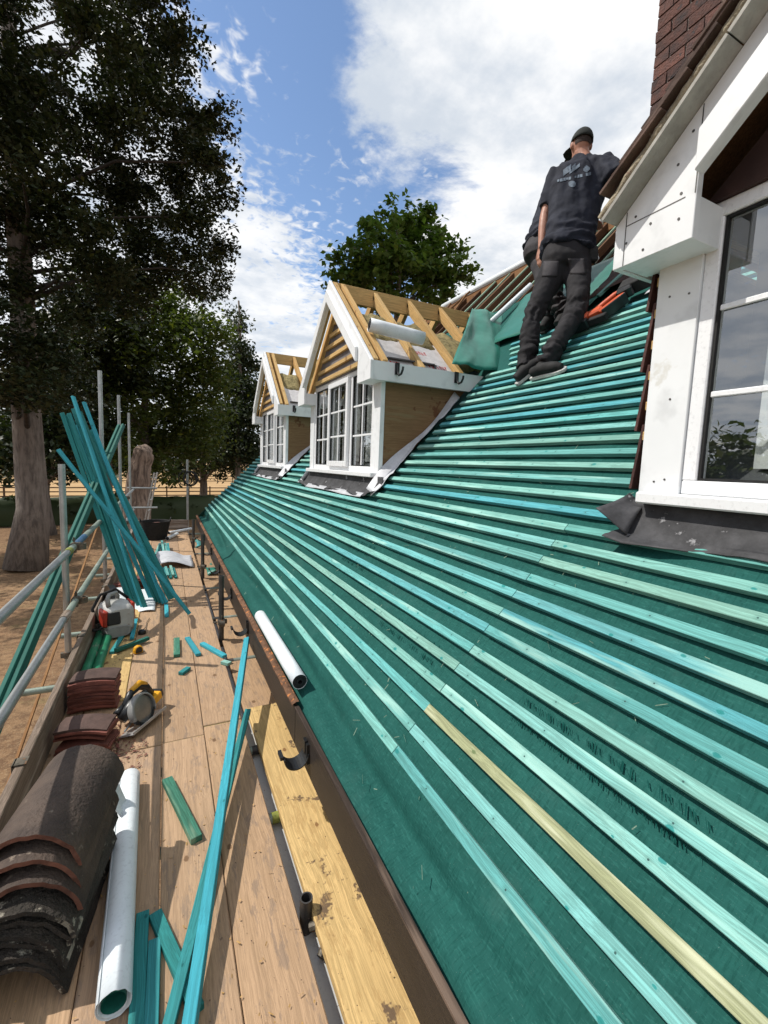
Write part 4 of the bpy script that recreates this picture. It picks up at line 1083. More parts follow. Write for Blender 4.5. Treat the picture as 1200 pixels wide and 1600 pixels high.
# circular saw
def circular_saw():
    o = empty('circular_saw', (-.19, 3.0, .0), 'yellow and black cordless circular saw lying beside the tile stacks', 'saw', rot=(0, 0, R(-35)))
    b = MB(); n = 26                                           # blade guard, blade
    def disc(b, c, r, t, ax): return b.tube(Vector(c)-Vector(ax)*t/2, Vector(c)+Vector(ax)*t/2, r, n)
    AX = Vector((1, .0, .35)).normalized()
    C0 = Vector((.04, 0, .105))
    disc(MB(), C0+AX*.012, .082, .003, AX).build('blade', 'steel', o, smooth='auto')
    disc(MB(), C0-AX*.002, .074, .016, AX).build('guard_plate', 'plastic_black', o, smooth='auto')
    MB().sweep([C0-AX*.06+Vector((0, -.10, .0)), C0-AX*.05+Vector((0, -.02, .05)), C0-AX*.05+Vector((0, .10, .06))], [.030, .036, .028], 12).build('gear_housing', 'plastic_black', o, smooth=True)
    b = MB(); pts = []
    x = AX.cross(Vector((0, 0, 1))).normalized(); y = x.cross(AX)
    rows = []
    for i in range(22):
        a = R(-20)+R(230)*i/21; e = x*math.cos(a)+y*math.sin(a)
        rows.append([C0-AX*.018+e*.058, C0-AX*.018+e*.088, C0-AX*.008+e*.096, C0+AX*.024+e*.096, C0+AX*.030+e*.086])
    b.grid(rows).build('upper_guard', 'plastic_grey', o, smooth='auto', solid=.004)
    rows = []
    for i in range(16):
        a = R(200)+R(140)*i/15; e = x*math.cos(a)+y*math.sin(a)
        rows.append([C0-AX*.012+e*.03, C0-AX*.012+e*.086, C0+AX*.02+e*.088, C0+AX*.022+e*.078])
    MB().grid(rows).build('lower_guard', 'plastic_black', o, smooth='auto', solid=.003)
    disc(MB(), C0-AX*.022, .030, .03, AX).build('arbor_boss', 'plastic_black', o, smooth='auto')
    MB().sweep([C0-AX*.03, C0-AX*.07, C0-AX*.125], [.042, .045, .036], 18).build('motor', 'plastic_yellow', o, smooth='auto')
    MB().sweep([C0-AX*.125, C0-AX*.145], [.040, .034], 18).build('motor_cap', 'plastic_black', o, smooth='auto')
    h = [Vector((-.04, -.05, .12)), Vector((-.05, .02, .185)), Vector((-.045, .09, .20)), Vector((-.04, .15, .165)), Vector((-.03, .17, .11))]
    MB().sweep(h, [.024, .021, .022, .024, .030], 12).build('handle', 'plastic_black', o, smooth=True)
    MB().sweep([(-.05, .03, .20), (-.045, .10, .218), (-.04, .15, .185)], [.017, .020, .015], 10).build('handle_top', 'plastic_yellow', o, smooth=True)
    MB().sweep([(-.05, -.10, .12), (-.05, -.045, .135)], [.020, .016], 10).build('front_knob', 'plastic_black', o, smooth=True)
    MB().obox((-.02, .18, .07), (1, 0, .1), (0, 1, .2), (0, -.2, 1), .040, .050, .028).build('battery', 'plastic_yellow', o, bevel=.006)
    MB().obox((-.02, .235, .085), (1, 0, .1), (0, 1, .2), (0, -.2, 1), .036, .012, .026).build('battery_end', 'plastic_black', o, bevel=.004)
    MB().obox((.055, .0, .022), (1, 0, .35), (0, 1, 0), (-.35, 0, 1), .055, .15, .0025).obox((.104, 0, .047), (1, 0, .35), (0, 1, 0), (-.35, 0, 1), .003, .15, .008).build('base_plate', 'alu', o, bevel=.001)
    MB().tube((.02, -.12, .03), (.02, -.05, .06), .006, 8).build('depth_bar', 'steel', o)
circular_saw()

# petrol cut-off saw seen from its engine end
def cutoff_saw():
    o = empty('cutoff_saw', (-.45, 4.72, .0), 'grey and orange petrol cut-off saw standing by the toe board', 'saw', rot=(0, 0, R(20)))
    def loft(b, secs):
        rows = []
        for (y, cx, cz, w, h, rr) in secs:
            ring = []
            for k in range(20):
                a = 2*math.pi*k/20; ca, sa = math.cos(a), math.sin(a)
                ring.append((cx+w*math.copysign(abs(ca)**rr, ca), y, cz+h*math.copysign(abs(sa)**rr, sa)))
            ring.append(ring[0]); rows.append(ring)
        b.grid(rows); n = len(secs); 
        b.add(rows[0][:-1], [tuple(range(20))]); b.add(rows[-1][:-1], [tuple(range(20))]); return b
    loft(MB(), [(-.17, 0, .17, .10, .10, .5), (-.14, 0, .175, .125, .125, .5), (-.02, 0, .185, .13, .135, .5), (.07, .0, .19, .12, .12, .5)]).build('engine_cover', 'plastic_white', o, smooth='auto')
    loft(MB(), [(-.19, -.02, .07, .09, .045, .4), (-.10, 0, .065, .13, .055, .4), (.10, 0, .065, .12, .05, .4)]).build('fuel_tank', 'plastic_grey', o, smooth='auto')
    b = MB().obox((-.055, -.172, .20), (1, 0, 0), (0, 1, -.15), (0, .15, 1), .055, .010, .060); b.build('filter_cover', 'plastic_black', o, bevel=.012)
    MB().obox((-.118, -.10, .20), (1, 0, 0), (0, 1, 0), (0, 0, 1), .022, .075, .075).build('side_cover', 'plastic_red', o, bevel=.012)
    st = MB()
    for k in range(5): st.obox((.128, -.10+k*.028, .22), (1, 0, 0), (0, 1, 0), (0, 0, 1), .012, .009, .075)
    st.obox((.118, -.045, .22), (1, 0, 0), (0, 1, 0), (0, 0, 1), .010, .08, .085); st.build('starter_housing', 'plastic_red', o, bevel=.003)
    MB().sweep([(-.08, -.12, .30), (-.085, -.10, .36), (-.05, -.03, .385), (.02, .03, .38), (.05, .09, .33), (.05, .12, .25)], [.020, .020, .019, .018, .018, .018], 10).build('top_handle', 'plastic_grey', o, smooth=True)
    MB().sweep([(-.14, .02, .12), (-.17, .05, .25), (-.10, .07, .37), (.03, .08, .40), (.13, .06, .30)], .014, 10).build('front_handle', 'rubber', o, smooth=True)
    MB().obox((.06, .26, .17), (1, 0, 0), (0, 1, 0), (0, 0, 1), .022, .22, .035).build('cutting_arm', 'plastic_grey', o, bevel=.01)
    MB().tube((.085, .46, .17), (.089, .46, .17), .165, 32).build('cutting_disc', 'steel', o, smooth='auto')
    b = MB(); rows = []
    for i in range(20):
        a = R(-10)+R(190)*i/19; e = Vector((0, math.cos(a), math.sin(a))); rows.append([Vector((.06, .46, .17))+e*.05, Vector((.06, .46, .17))+e*.175, Vector((.115, .46, .17))+e*.175, Vector((.115, .46, .17))+e*.15])
    b.grid(rows).build('disc_guard', 'plastic_black', o, smooth='auto', solid=.003)
    MB().sweep([(-.14, -.16, .13), (-.19, -.16, .12), (-.215, -.19, .135)], [.010, .010, .016], 8).build('stop_knob', 'rubber', o, smooth=True)
cutoff_saw()

# green pipes, tape measure, fuel cap, tub, ladder
for k, (x, y0_, y1_) in enumerate(((-.562, 3.72, 5.0), (-.492, 3.72, 4.75))):
    b = MB().pipe((0, -(y1_-y0_)/2, 0), (0, (y1_-y0_)/2, 0), .034, .029, 20)
    ob = b.build('green_pipe', 'pipe_green', None, smooth='auto', loc=(x, (y0_+y1_)/2, .036)); tag(ob, f'{["left", "right"][k]} one of two green pipes lying against the toe board', 'pipe', 'green pipes by the toe board')
def tape_measure():
    o = empty('tape_measure', (-.235, 4.16, 0), 'small yellow and black tape measure on the deck by the dark offcut', 'tape measure', rot=(0, 0, .5))
    b = MB(); rows = []
    prof = [(-.035, 0), (.035, 0), (.036, .03), (.026, .056), (0, .066), (-.026, .056), (-.036, .03)]
    MB().prism([(x, -.02, z) for x, z in prof], (0, .04, 0)).build('case', 'plastic_yellow', o, bevel=.005)
    MB().prism([(x*.8, -.023, z*.8+.006) for x, z in prof], (0, .046, 0)).build('side_grip', 'plastic_black', o, bevel=.004)
    MB().box(.034, .05, -.012, .012, .004, .006).box(.049, .051, -.013, .013, -.0, .008).build('blade_hook', 'steel', o)
tape_measure()
def cap_():
    o = empty('fuel_cap', (-.225, 4.62, 0), 'small dark round cap with a cord on the deck right of the cut-off saw', 'cap')
    MB().lathe([(0, 0), (.034, 0), (.036, .012), (.030, .03), (.018, .036), (0, .037)], 20).build('cap', 'plastic_black', o, smooth='auto')
    MB().sweep([(0, 0, .036), (.01, .06, .02), (.025, .15, .006), (.03, .30, .005), (.05, .42, .006)], .0035, 6).build('cord', 'coupler', o, smooth=True)
cap_()
def tub():
    o = empty('black_tub', (-.215, 10.1, 0), 'black rubber builders tub with rope handles at the far end of the deck', 'tub')
    MB().lathe([(0, .012), (.20, .012), (.265, .37), (.28, .375), (.275, .36), (.205, .0), (0, .0)], 28).build('bucket', 'rubber', o, smooth='auto')
    for s in (-1, 1): MB().sweep([(s*.265, -.08, .36), (s*.28, -.05, .42), (s*.285, 0, .44), (s*.28, .05, .42), (s*.265, .08, .36)], .012, 8).build('handle', 'rubber', o, smooth=True)
    b = MB(); rows = [[(.24*math.cos(a)*r, .24*math.sin(a)*r, .30+.05*fbm((r*3, a, 1))) for a in np.linspace(0, 2*math.pi, 20)] for r in np.linspace(0.02, 1, 6)]
    b.grid(rows).build('rubble', 'tile_red', o)
tub()
def ladder():
    o = empty('ladder', (-.62, 11.62, GZ), 'aluminium ladder rising past the far end of the scaffold, leaning right', 'ladder')
    A = Vector((-.95, 12.1, GZ)); B = Vector((-.255, 11.75, 1.30)); d = (B-A).normalized(); side = Vector((.15, 1, 0)).normalized()
    P0 = o.location
    for s in (0, .36):
        beam_obj('rail', A+side*s, B+side*s, .03, .07, 'alu', o, up=d.cross(side).cross(d)+Vector((0, 0, 0)) if False else side)
    n = 14
    for i in range(n):
        p = A+d*(.2+i*.265)
        b = MB().tube(p-side*.012-P0, p+side*.37-P0, .016, 10); b.build('rung', 'alu', o, smooth='auto')
        b = MB().tube(p-side*.0165-P0, p-side*.0155-P0, .019, 12); b.build('rung_end', 'rubber', o)
ladder()
def cable_coil():
    o = empty('cable_coil', (.44, 11.42, 1.30), 'dark coiled cable hanging on the far scaffold tube', 'cable')
    for k in range(6):
        r = .13+.02*random.random(); ph = random.uniform(-.25, .25); tx = random.uniform(-.05, .09)
        pts = [(tx+r*math.cos(a)*math.cos(ph), -.04-.02*k+r*math.cos(a)*math.sin(ph), -.10+r*1.15*math.sin(a)) for a in np.linspace(0, 2*math.pi, 22)[:-1]]
        MB().sweep(pts, .011, 6, closed=True).build('loop', 'rubber', o, smooth=True)
cable_coil()

# things on the upper roof: nail gun, black box with a yellow cable
def nail_gun():
    base = RP(3.20, 2.49, .0)
    o = empty('nail_gun', base, 'orange and black nail gun lying on the battens right of the worker', 'nail gun')
    ex = Vector((0, -1, 0)); ey = SU; ez = NR
    o.matrix_world = Matrix(((ex.x, ey.x, ez.x, base.x), (ex.y, ey.y, ez.y, base.y), (ex.z, ey.z, ez.z, base.z), (0, 0, 0, 1))) @ Matrix.Scale(1.22, 4)
    MB().obox((-.11, -.045, .055), (1, .25, 0), (-.25, 1, 0), (0, 0, 1), .085, .035, .038).build('motor_body', 'plastic_orange', o, bevel=.012)
    MB().obox((-.10, -.085, .045), (1, .25, 0), (-.25, 1, 0), (0, 0, 1), .085, .022, .034).build('nose', 'plastic_black', o, bevel=.008)
    MB().obox((.0, .0, .055), (1, .5, 0), (-.5, 1, 0), (0, 0, 1), .045, .03, .03).build('barrel', 'plastic_orange', o, bevel=.01)
    MB().sweep([(-.02, .01, .06), (.02, .075, .07), (.06, .135, .075), (.10, .16, .07)], [.020, .017, .017, .02], 10).build('handle', 'plastic_orange', o, smooth=True)
    MB().obox((.085, .055, .045), (.55, 1, 0), (1, -.55, 0), (0, 0, 1), .085, .020, .032).build('magazine', 'plastic_orange', o, bevel=.006)
    MB().obox((.107, .043, .046), (.55, 1, 0), (1, -.55, 0), (0, 0, 1), .080, .006, .034).build('magazine_slot', 'plastic_black', o, bevel=.003)
    MB().obox((.115, .155, .06), (1, .5, 0), (-.5, 1, 0), (0, 0, 1), .045, .03, .032).build('battery', 'plastic_black', o, bevel=.008)
    MB().obox((.0, -.055, .04), (1, .1, 0), (-.1, 1, 0), (0, 0, 1), .10, .018, .022).build('nose_bar', 'rubber', o, bevel=.004)
nail_gun()
def black_box():
    a = RP(3.46, 2.42, .07); b_ = RP(3.58, 1.95, .07)
    o = beam_obj('black_board', a, b_, .13, .09, 'rubber', None, up=NR, bevel=.006); tag(o, 'long black padded bar lying across the top battens beside the near dormer', 'bar')
    pts = []
    for k in range(26):
        t = k/25*2*math.pi*1.4; pts.append(RP(3.56+.07*math.sin(t), 2.17+.09*math.cos(t)-.06*k/25, .11+.03*math.sin(t*1.0)))
    o = MB().sweep(pts, .011, 8).build('yellow_cable', 'plastic_yellow', None, smooth=True); tag(o, 'coiled yellow cable behind the black bar at the near dormer', 'cable')
    stick('roof_batten', RP(3.62, 2.75, .03), RP(4.6, 2.36, .10), .034, .025, 'batten', 'loose pale batten sloping up the roof behind the worker, left of the black bar', 'batten', up=NR)
    stick('roof_batten', RP(3.75, 2.45, .04), RP(4.7, 2.10, .12), .034, .025, 'batten', 'loose pale batten sloping up the roof behind the yellow cable', 'batten', up=NR)
    scrap('dark_sheet', lambda u, v: RP(3.60+.5*v+.25*u, 2.85-.6*u, .03+.05*abs(fbm((u*5, v*5, 8)))), 'tile_brown', 'crumpled dark sheet on the roof behind the nail gun', 'sheet', 12, 8)
    for k, (s, y) in enumerate(((4.15, 2.35), (4.28, 2.2), (4.41, 2.28), (4.6, 2.15), (4.75, 2.3))):
        p = RP(s, y, .06+.02*k)
        q = MB().obox((0, 0, 0), SU, (0, 1, 0), NR, .13, .085, .006).build('roof_tile', 'tile_red', None, bevel=.001, loc=p); tag(q, f'loose dark red tile, {ORD[k]} going up the roof behind the near dormer', 'roof tile', 'loose tiles behind the near dormer')
black_box()

# ------------------------------------------------------------------ trees, hedge, fence
def at(x, y, Yv):
    """world point at distance Yv along the house for a spot seen from the deck (used to lay out crowns)"""
    dd = fwd + r2*((x-600)/F_PX) - u2*((y-800)/F_PX); t = Yv/dd.y
    return Vector((dd.x*t, Yv, EYE+dd.z*t)), t
def leaf_mesh(name, blobs, n, size, mat, parent, clump=.32, flat=.8, long=1.5, shell=.55, per=38):
    """blobs: list of (centre, radii); leaves gather in clumps spread through each blob"""
    P0 = np.array(parent.location) if parent is not None else np.zeros(3)
    vol = np.array([float(r[0]*r[1]*r[2])**(2/3) for c, r in blobs]); vol /= vol.sum()
    out = []
    for (c, r), f in zip(blobs, vol):
        k = max(8, int(n*f)); nc = max(5, k//per)
        d = rng.normal(size=(nc, 3)); d /= np.linalg.norm(d, axis=1)[:, None]
        rad = (shell+(1-shell)*rng.random(nc))**.8*(.75+.45*rng.random(nc))
        cc = np.array(c)+d*rad[:, None]*np.array(r)
        idx = rng.integers(0, nc, k)
        sc = clump*(.5+rng.random(nc))[idx]
        out.append(cc[idx]+np.clip(rng.normal(size=(k, 3)), -1.9, 1.9)*sc[:, None]*np.array([1, 1, .62]))
    p = np.concatenate(out)-P0; m = len(p)
    nrm = rng.normal(size=(m, 3)); nrm[:, 2] = np.abs(nrm[:, 2])+flat; nrm /= np.linalg.norm(nrm, axis=1)[:, None]
    a = rng.normal(size=(m, 3)); a -= nrm*(a*nrm).sum(1)[:, None]; a /= np.linalg.norm(a, axis=1)[:, None]
    b = np.cross(nrm, a); s = size*(.6+.8*rng.random(m))[:, None]
    fold = nrm*s*.14
    v = np.stack([p-a*s*.5*long, p+b*s*.42+fold, p+a*s*.5*long, p-b*s*.42+fold], 1).reshape(-1, 3).astype(np.float32)
    me = bpy.data.meshes.new(name); me.vertices.add(4*m); me.vertices.foreach_set('co', v.ravel())
    me.loops.add(4*m); me.loops.foreach_set('vertex_index', np.arange(4*m, dtype=np.int32))
    me.polygons.add(m); me.polygons.foreach_set('loop_start', np.arange(0, 4*m, 4, dtype=np.int32))
    me.update(); me.validate(); me.materials.append(M[mat])
    o = bpy.data.objects.new(name, me); COL.objects.link(o)
    if parent is not None: o.parent = parent
    return o
def trunk_pts(base, top, r0, n=9, wob=.15, seed=0):
    base, top = Vector(base), Vector(top); pts = []; rad = []
    for i in range(n):
        t = i/(n-1); p = base.lerp(top, t)+Vector((wob*fbm((t*2, seed, 1)), wob*fbm((t*2, seed, 7)), 0))*(t > 0)
        pts.append(p); rad.append(r0*(1-.72*t)*(1+.30*math.exp(-t*30)))
    return pts, rad
def tree(name, label, base, top, r0, blobs, n, size, leaf, bark='bark', group=None, clump=.32, limbs=10, shell=.55, flat=.8, bare=(), per=38, twig=None):
    o = empty(name, base, label, 'tree', group); P0 = o.location
    b = MB(); pts, rad = trunk_pts((0, 0, 0), Vector(top)-P0, r0, 11, .25, base[0])
    b.sweep(pts, rad, 14)
    tk = .42
    if twig: b.build('trunk', bark, o, smooth=True); b = MB(); tk = .22
    for i in range(limbs):
        c, r = blobs[(i*5) % len(blobs)]; e = Vector(c)-P0
        t = max(.18, min(.92, (e.z-1.0)/max(1, pts[-1].z)))*.93; k = t*10; j = min(9, int(k)); s = pts[j].lerp(pts[j+1], k-j)
        mid = s.lerp(e, .5)+Vector((0, 0, .3+.1*(e-s).length*random.uniform(-.3, 1)))
        rr = max(.03, rad[j]*tk)
        b.sweep([s, s.lerp(mid, .5)+Vector((random.uniform(-.2, .2), random.uniform(-.2, .2), .15)), mid, mid.lerp(e, .55)+Vector((random.uniform(-.3, .3), random.uniform(-.3, .3), .1)), e], [rr, rr*.8, rr*.6, rr*.4, rr*.15], 8)
    for pl in bare: b.sweep([Vector(q)-P0 for q in pl[0]], pl[1], 8)
    b.build('limbs' if twig else 'trunk', twig or bark, o, smooth=True)
    leaf_mesh('crown', blobs, n, size, leaf, o, clump, flat, shell=shell, per=per)
    return o
def blobs_px(lst, Yr):
    out = []
    for i, (x, y, r) in enumerate(lst):
        Yv = Yr[0]+(Yr[1]-Yr[0])*((i*.618) % 1); c, t = at(x, y, Yv); rw = r*t/F_PX
        out.append((tuple(c), (rw, rw*1.25, rw*.85)))
    return out
OAK = [(150, 35, 55), (235, 45, 60), (280, 60, 30), (200, 105, 55), (265, 130, 45), (60, 150, 60), (130, 185, 75), (230, 190, 75), (305, 205, 45), (340, 200, 28), (335, 260, 36), (290, 270, 60), (345, 315, 28),
       (60, 250, 75), (170, 270, 75), (300, 340, 45), (230, 330, 65), (70, 350, 80), (150, 390, 75), (240, 410, 65), (305, 425, 42), (325, 450, 30), (210, 455, 55), (60, 520, 70), (120, 490, 45), (20, 440, 45), (60, 600, 50), (110, 600, 40), (20, 620, 45), (0, 200, 60), (20, 330, 70), (10, 20, 45), (330, 395, 35)]
OAK_OUT = [(-120, 100, 130), (-150, 320, 150), (-120, 520, 120), (60, -120, 130), (220, -110, 110), (-180, -150, 150), (100, -300, 170), (-350, 200, 150), (-330, 450, 130)]
br = [([at(30, 120, 19)[0], at(45, 85, 18.6)[0], at(75, 80, 18.4)[0], at(110, 82, 18.2)[0], at(130, 55, 18)[0], at(142, 20, 17.9)[0]], [.20, .15, .13, .11, .09, .05]),
      ([at(25, 455, 19)[0], at(45, 452, 18.5)[0], at(90, 440, 18)[0], at(120, 448, 17.8)[0]], [.09, .07, .05, .02])]
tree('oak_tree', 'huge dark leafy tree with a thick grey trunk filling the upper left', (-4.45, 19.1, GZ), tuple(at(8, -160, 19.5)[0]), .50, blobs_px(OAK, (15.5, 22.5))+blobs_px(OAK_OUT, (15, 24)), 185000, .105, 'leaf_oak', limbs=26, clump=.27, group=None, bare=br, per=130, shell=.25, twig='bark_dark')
G = 'trees beyond the scaffold'
MID = [(180, 560, 55), (240, 520, 60), (300, 545, 50), (230, 610, 65), (300, 625, 55), (185, 640, 50), (260, 680, 45), (320, 590, 40), (205, 500, 40), (270, 475, 45), (330, 520, 30), (225, 690, 40), (310, 690, 40), (160, 690, 45), (200, 715, 28), (235, 726, 22), (165, 726, 22), (195, 735, 16), (265, 735, 18), (145, 738, 14)]
tree('broadleaf_tree', 'lighter green leafy tree in the middle of the background beyond the leaning battens', (-1.2, 33, GZ), tuple(at(222, 470, 33)[0]), .34, blobs_px(MID, (29, 36)), 30000, .20, 'leaf_mid', group=G, clump=.5)
CON = [(372, 490, 8), (374, 515, 12), (372, 545, 17), (380, 575, 22), (374, 610, 25), (385, 645, 26), (374, 680, 27), (395, 705, 22), (362, 650, 22), (360, 590, 14), (398, 610, 16)]
tree('conifer_tree', 'tall narrow dark conifer rising just left of the far dormer', tuple(Vector((at(374, 700, 38)[0].x, 38, GZ))), tuple(at(372, 470, 38)[0]), .25, blobs_px(CON, (36.5, 39.5)), 11000, .20, 'leaf_conifer', group=G, clump=.42, flat=.1)
EV = [(330, 690, 45), (300, 700, 40), (350, 700, 40), (320, 660, 40), (270, 715, 35), (385, 715, 30), (345, 650, 35), (250, 735, 25), (285, 738, 20), (360, 725, 30), (340, 735, 16), (310, 738, 14), (400, 728, 16)]
tree('evergreen_tree', 'low spreading dark evergreen behind the far tube, above the field fence', tuple(Vector((at(318, 720, 42)[0].x, 42, GZ))), tuple(at(318, 640, 42)[0]), .36, blobs_px(EV, (39, 45)), 13000, .20, 'leaf_conifer', group=G, clump=.5, flat=.2)
T2 = [(70, 560, 55), (40, 640, 50), (100, 650, 50), (130, 590, 50), (140, 660, 45), (60, 690, 35), (115, 700, 35), (10, 690, 40), (150, 500, 40), (160, 450, 35), (100, 722, 22), (40, 715, 25), (8, 722, 25), (130, 728, 18), (20, 735, 18), (85, 738, 14)]
tree('pine_tree', 'reddish trunked dark tree standing right behind the big grey trunk', tuple(Vector((at(69, 760, 27)[0].x, 27, GZ))), tuple(at(66, 500, 27)[0]), .36, blobs_px(T2, (25, 32)), 17000, .20, 'leaf_conifer', group=G, clump=.45, flat=.3)
T3 = [(150, 520, 45), (175, 470, 40), (190, 540, 40), (150, 600, 40), (130, 540, 40), (200, 590, 35), (120, 470, 40)]
tree('pine_tree', 'dark tall trunked tree seen through the tops of the leaning battens', tuple(Vector((at(165, 700, 30)[0].x, 30, GZ))), tuple(at(163, 440, 30)[0]), .24, blobs_px(T3, (28, 33)), 9000, .20, 'leaf_oak', group=G, clump=.45)
LM = [(600, 385, 45), (650, 375, 45), (690, 415, 38), (560, 415, 38), (620, 440, 60), (625, 340, 20), (535, 440, 22), (680, 450, 40), (575, 365, 20), (655, 345, 20), (720, 435, 18), (640, 410, 45), (590, 440, 40), (700, 385, 12), (530, 405, 12), (600, 330, 9), (715, 405, 8), (612, 318, 6), (640, 322, 7), (665, 330, 6), (545, 385, 8), (735, 440, 6), (515, 430, 7), (690, 375, 9), (583, 345, 8)]
lb = blobs_px(LM, (15.0, 17.5))
tree('lime_tree', 'round topped green tree with broad leaves showing behind the middle dormer', tuple(Vector((at(625, 440, 16.2)[0].x, 16.2, GZ))), tuple(at(625, 350, 16.2)[0]), .22, lb, 10500, .165, 'leaf_lime', clump=.17, shell=.5, per=24)
# trees on the lawn side, out of frame but mirrored in the panes
for k, (x, y, s) in enumerate(((-19, 6, 1.0), (-24, -2, 1.2), (-21, 13, .9))):
    bl = [((x+random.uniform(-2.5, 2.5)*s, y+random.uniform(-3, 3)*s, GZ+2.4+random.uniform(0, 3.2)*s), (1.8*s, 1.8*s, 1.5*s)) for _ in range(9)]
    tree('garden_tree', ['leafy tree mirrored in the near dormer window, nearest the house', 'larger leafy tree on the lawn side behind the viewer', 'smaller leafy tree on the lawn side beyond the mirrored one'][k], (x, y, GZ), (x, y, GZ+5*s), .25*s, bl, 5000, .28, 'leaf_mid', limbs=5, clump=.5)
def hedge():
    o = empty('hedge', (-4, 31, GZ), 'low clipped dark green hedge along the edge of the garden', 'hedge')
    P0 = o.location; b = MB(); rows = []
    A, B = Vector((-26, 27.5, 0)), Vector((16, 35.5, 0)); d = (B-A).normalized(); nrm = Vector((-d.y, d.x, 0))
    n = 120
    for i in range(n+1):
        p = A.lerp(B, i/n); row = []
        for (w, z) in ((-.6, 0), (-.62, .7), (-.5, 1.45), (0, 1.58), (.5, 1.45), (.62, .7), (.6, 0)):
            j = .10*fbm((i*.35, z*3, w)); q = p+nrm*(w+j); row.append(Vector((q.x, q.y, GZ+z+j))-P0)
        rows.append(row)
    b.grid(rows).build('hedge_core', 'leaf_hedge', o, smooth=True)
    bl = [((A.lerp(B, t).x, A.lerp(B, t).y, GZ+.8), (.5, .62, .78)) for t in np.linspace(0, 1, 90)]
    leaf_mesh('foliage', bl, 22000, .14, 'leaf_hedge', o, .10, .3, shell=.8)
hedge()
def fence(A, B, n, label):
    A, B = Vector(A), Vector(B); o = empty('field_fence', A, label, 'fence', 'post and rail fences at the field'); P0 = A
    for i in range(n+1):
        p = A.lerp(B, i/n)-P0; MB().box(p.x-.06, p.x+.06, p.y-.06, p.y+.06, -.1, 1.25).build('post', 'fence_wood', o)
    for z in (.35, .72, 1.08):
        for i in range(0, n, 2):
            beam_obj('rail', A.lerp(B, i/n)+Vector((0, -.08, z)), A.lerp(B, min(n, i+2)/n)+Vector((0, -.08, z)), .04, .10, 'fence_wood', o)
fence((-26, 44, GZ+.05), (34, 54, GZ+.1), 30, 'dark post and rail fence along the near edge of the dry field')
fence((-30, 66, GZ+.28), (40, 84, GZ+.35), 30, 'second dark post and rail fence farther out across the dry field')
def far_wood():
    bl = [((x+rng.uniform(-4, 4), 175+rng.uniform(-12, 12), GZ+3.5+rng.uniform(0, 5.5)), (7, 6, 4.5)) for x in np.arange(-130, 190, 6.5)]
    o = leaf_mesh('far_wood', bl, 26000, 1.1, 'leaf_conifer', None, 1.3, .3, shell=.4); tag(o, 'far line of dark trees beyond the dry field', 'wood', kind='stuff')
far_wood()
def stump():
    Yb = 21.0; base = at(222, 790, Yb)[0]; base.z = GZ
    o = empty('tree_stump', base, 'tall broken pale tree trunk leaning right beyond the end of the deck', 'stump')
    px = [(212, 860, 24), (214, 800, 19), (215, 760, 17), (219, 730, 16), (225, 708, 14), (231, 700, 8)]
    pts = []; rad = []
    for x, y, r in px:
        c, t = at(x, y, Yb); pts.append(c-base); rad.append(r*t/F_PX)
    b = MB(); P2 = []; R2 = []
    for i in range(len(pts)-1):
        for k in range(4):
            t = k/4; P2.append(pts[i].lerp(pts[i+1], t)+Vector((.06*fbm((i+t, 2, 1)), .06*fbm((i+t, 5, 1)), 0))); R2.append((rad[i]*(1-t)+rad[i+1]*t)*(1+.18*fbm((i*1.3+t*1.3, 9, 4))))
    P2.append(pts[-1]); R2.append(rad[-1])
    n0 = len(b.v); b.sweep(P2, R2, 18)
    b.v = [Vector(v)*(1)+Vector(v).normalized()*.08*fbm((Vector(v)*2.2)) for v in b.v]
    b.build('trunk', 'bark_pale', o, smooth=True)
    c, t = at(205, 765, Yb); MB().sweep([at(213, 775, Yb)[0]-base, at(207, 768, Yb)[0]-base, at(202, 772, Yb-.3)[0]-base], [.22, .17, .10], 10).build('broken_limb', 'bark_pale', o, smooth=True)
stump()

# ------------------------------------------------------------------ people
def ray_pt(x, y, t): return Vector((0, 0, EYE))+(fwd+r2*((x-600)/F_PX)-u2*((y-800)/F_PX))*t
from mathutils.bvhtree import BVHTree
def remeshed(b, voxel, smooth=4, fold=None):
    """weld overlapping lofts into one continuous skin"""
    me = bpy.data.meshes.new('tmp'); me.from_pydata([tuple(v) for v in b.v], [], b.f)
    bm = bmesh.new(); bm.from_mesh(me); bmesh.ops.recalc_face_normals(bm, faces=bm.faces); bm.to_mesh(me); bm.free()
    t = bpy.data.objects.new('tmp', me); COL.objects.link(t)
    r = t.modifiers.new('r', 'REMESH'); r.mode = 'VOXEL'; r.voxel_size = voxel
    s = t.modifiers.new('s', 'SMOOTH'); s.iterations = smooth; s.factor = .5
    dg = bpy.context.evaluated_depsgraph_get(); dg.update()
    out = bpy.data.meshes.new_from_object(t.evaluated_get(dg)); bpy.data.objects.remove(t)
    if fold:
        out.update(); nr = [v.normal.copy() for v in out.vertices]
        for v, n_ in zip(out.vertices, nr): v.co += n_*fold(v.co, n_)
    out.shade_smooth(); return out
def ring_loft(b, secs, n=22, power=.85):
    """secs: (centre, lateral vec, depth vec) ellipses"""
    rows = []
    for c, lx, ly in secs:
        ring = []
        for k in range(n):
            a = 2*math.pi*k/n; ca, sa = math.cos(a), math.sin(a)
            ring.append(c+lx*math.copysign(abs(ca)**power, ca)+ly*math.copysign(abs(sa)**power, sa))
        ring.append(ring[0]); rows.append(ring)
    b.grid(rows); b.add(rows[0][:-1], [tuple(range(n))]); b.add(rows[-1][:-1], [tuple(range(n))])
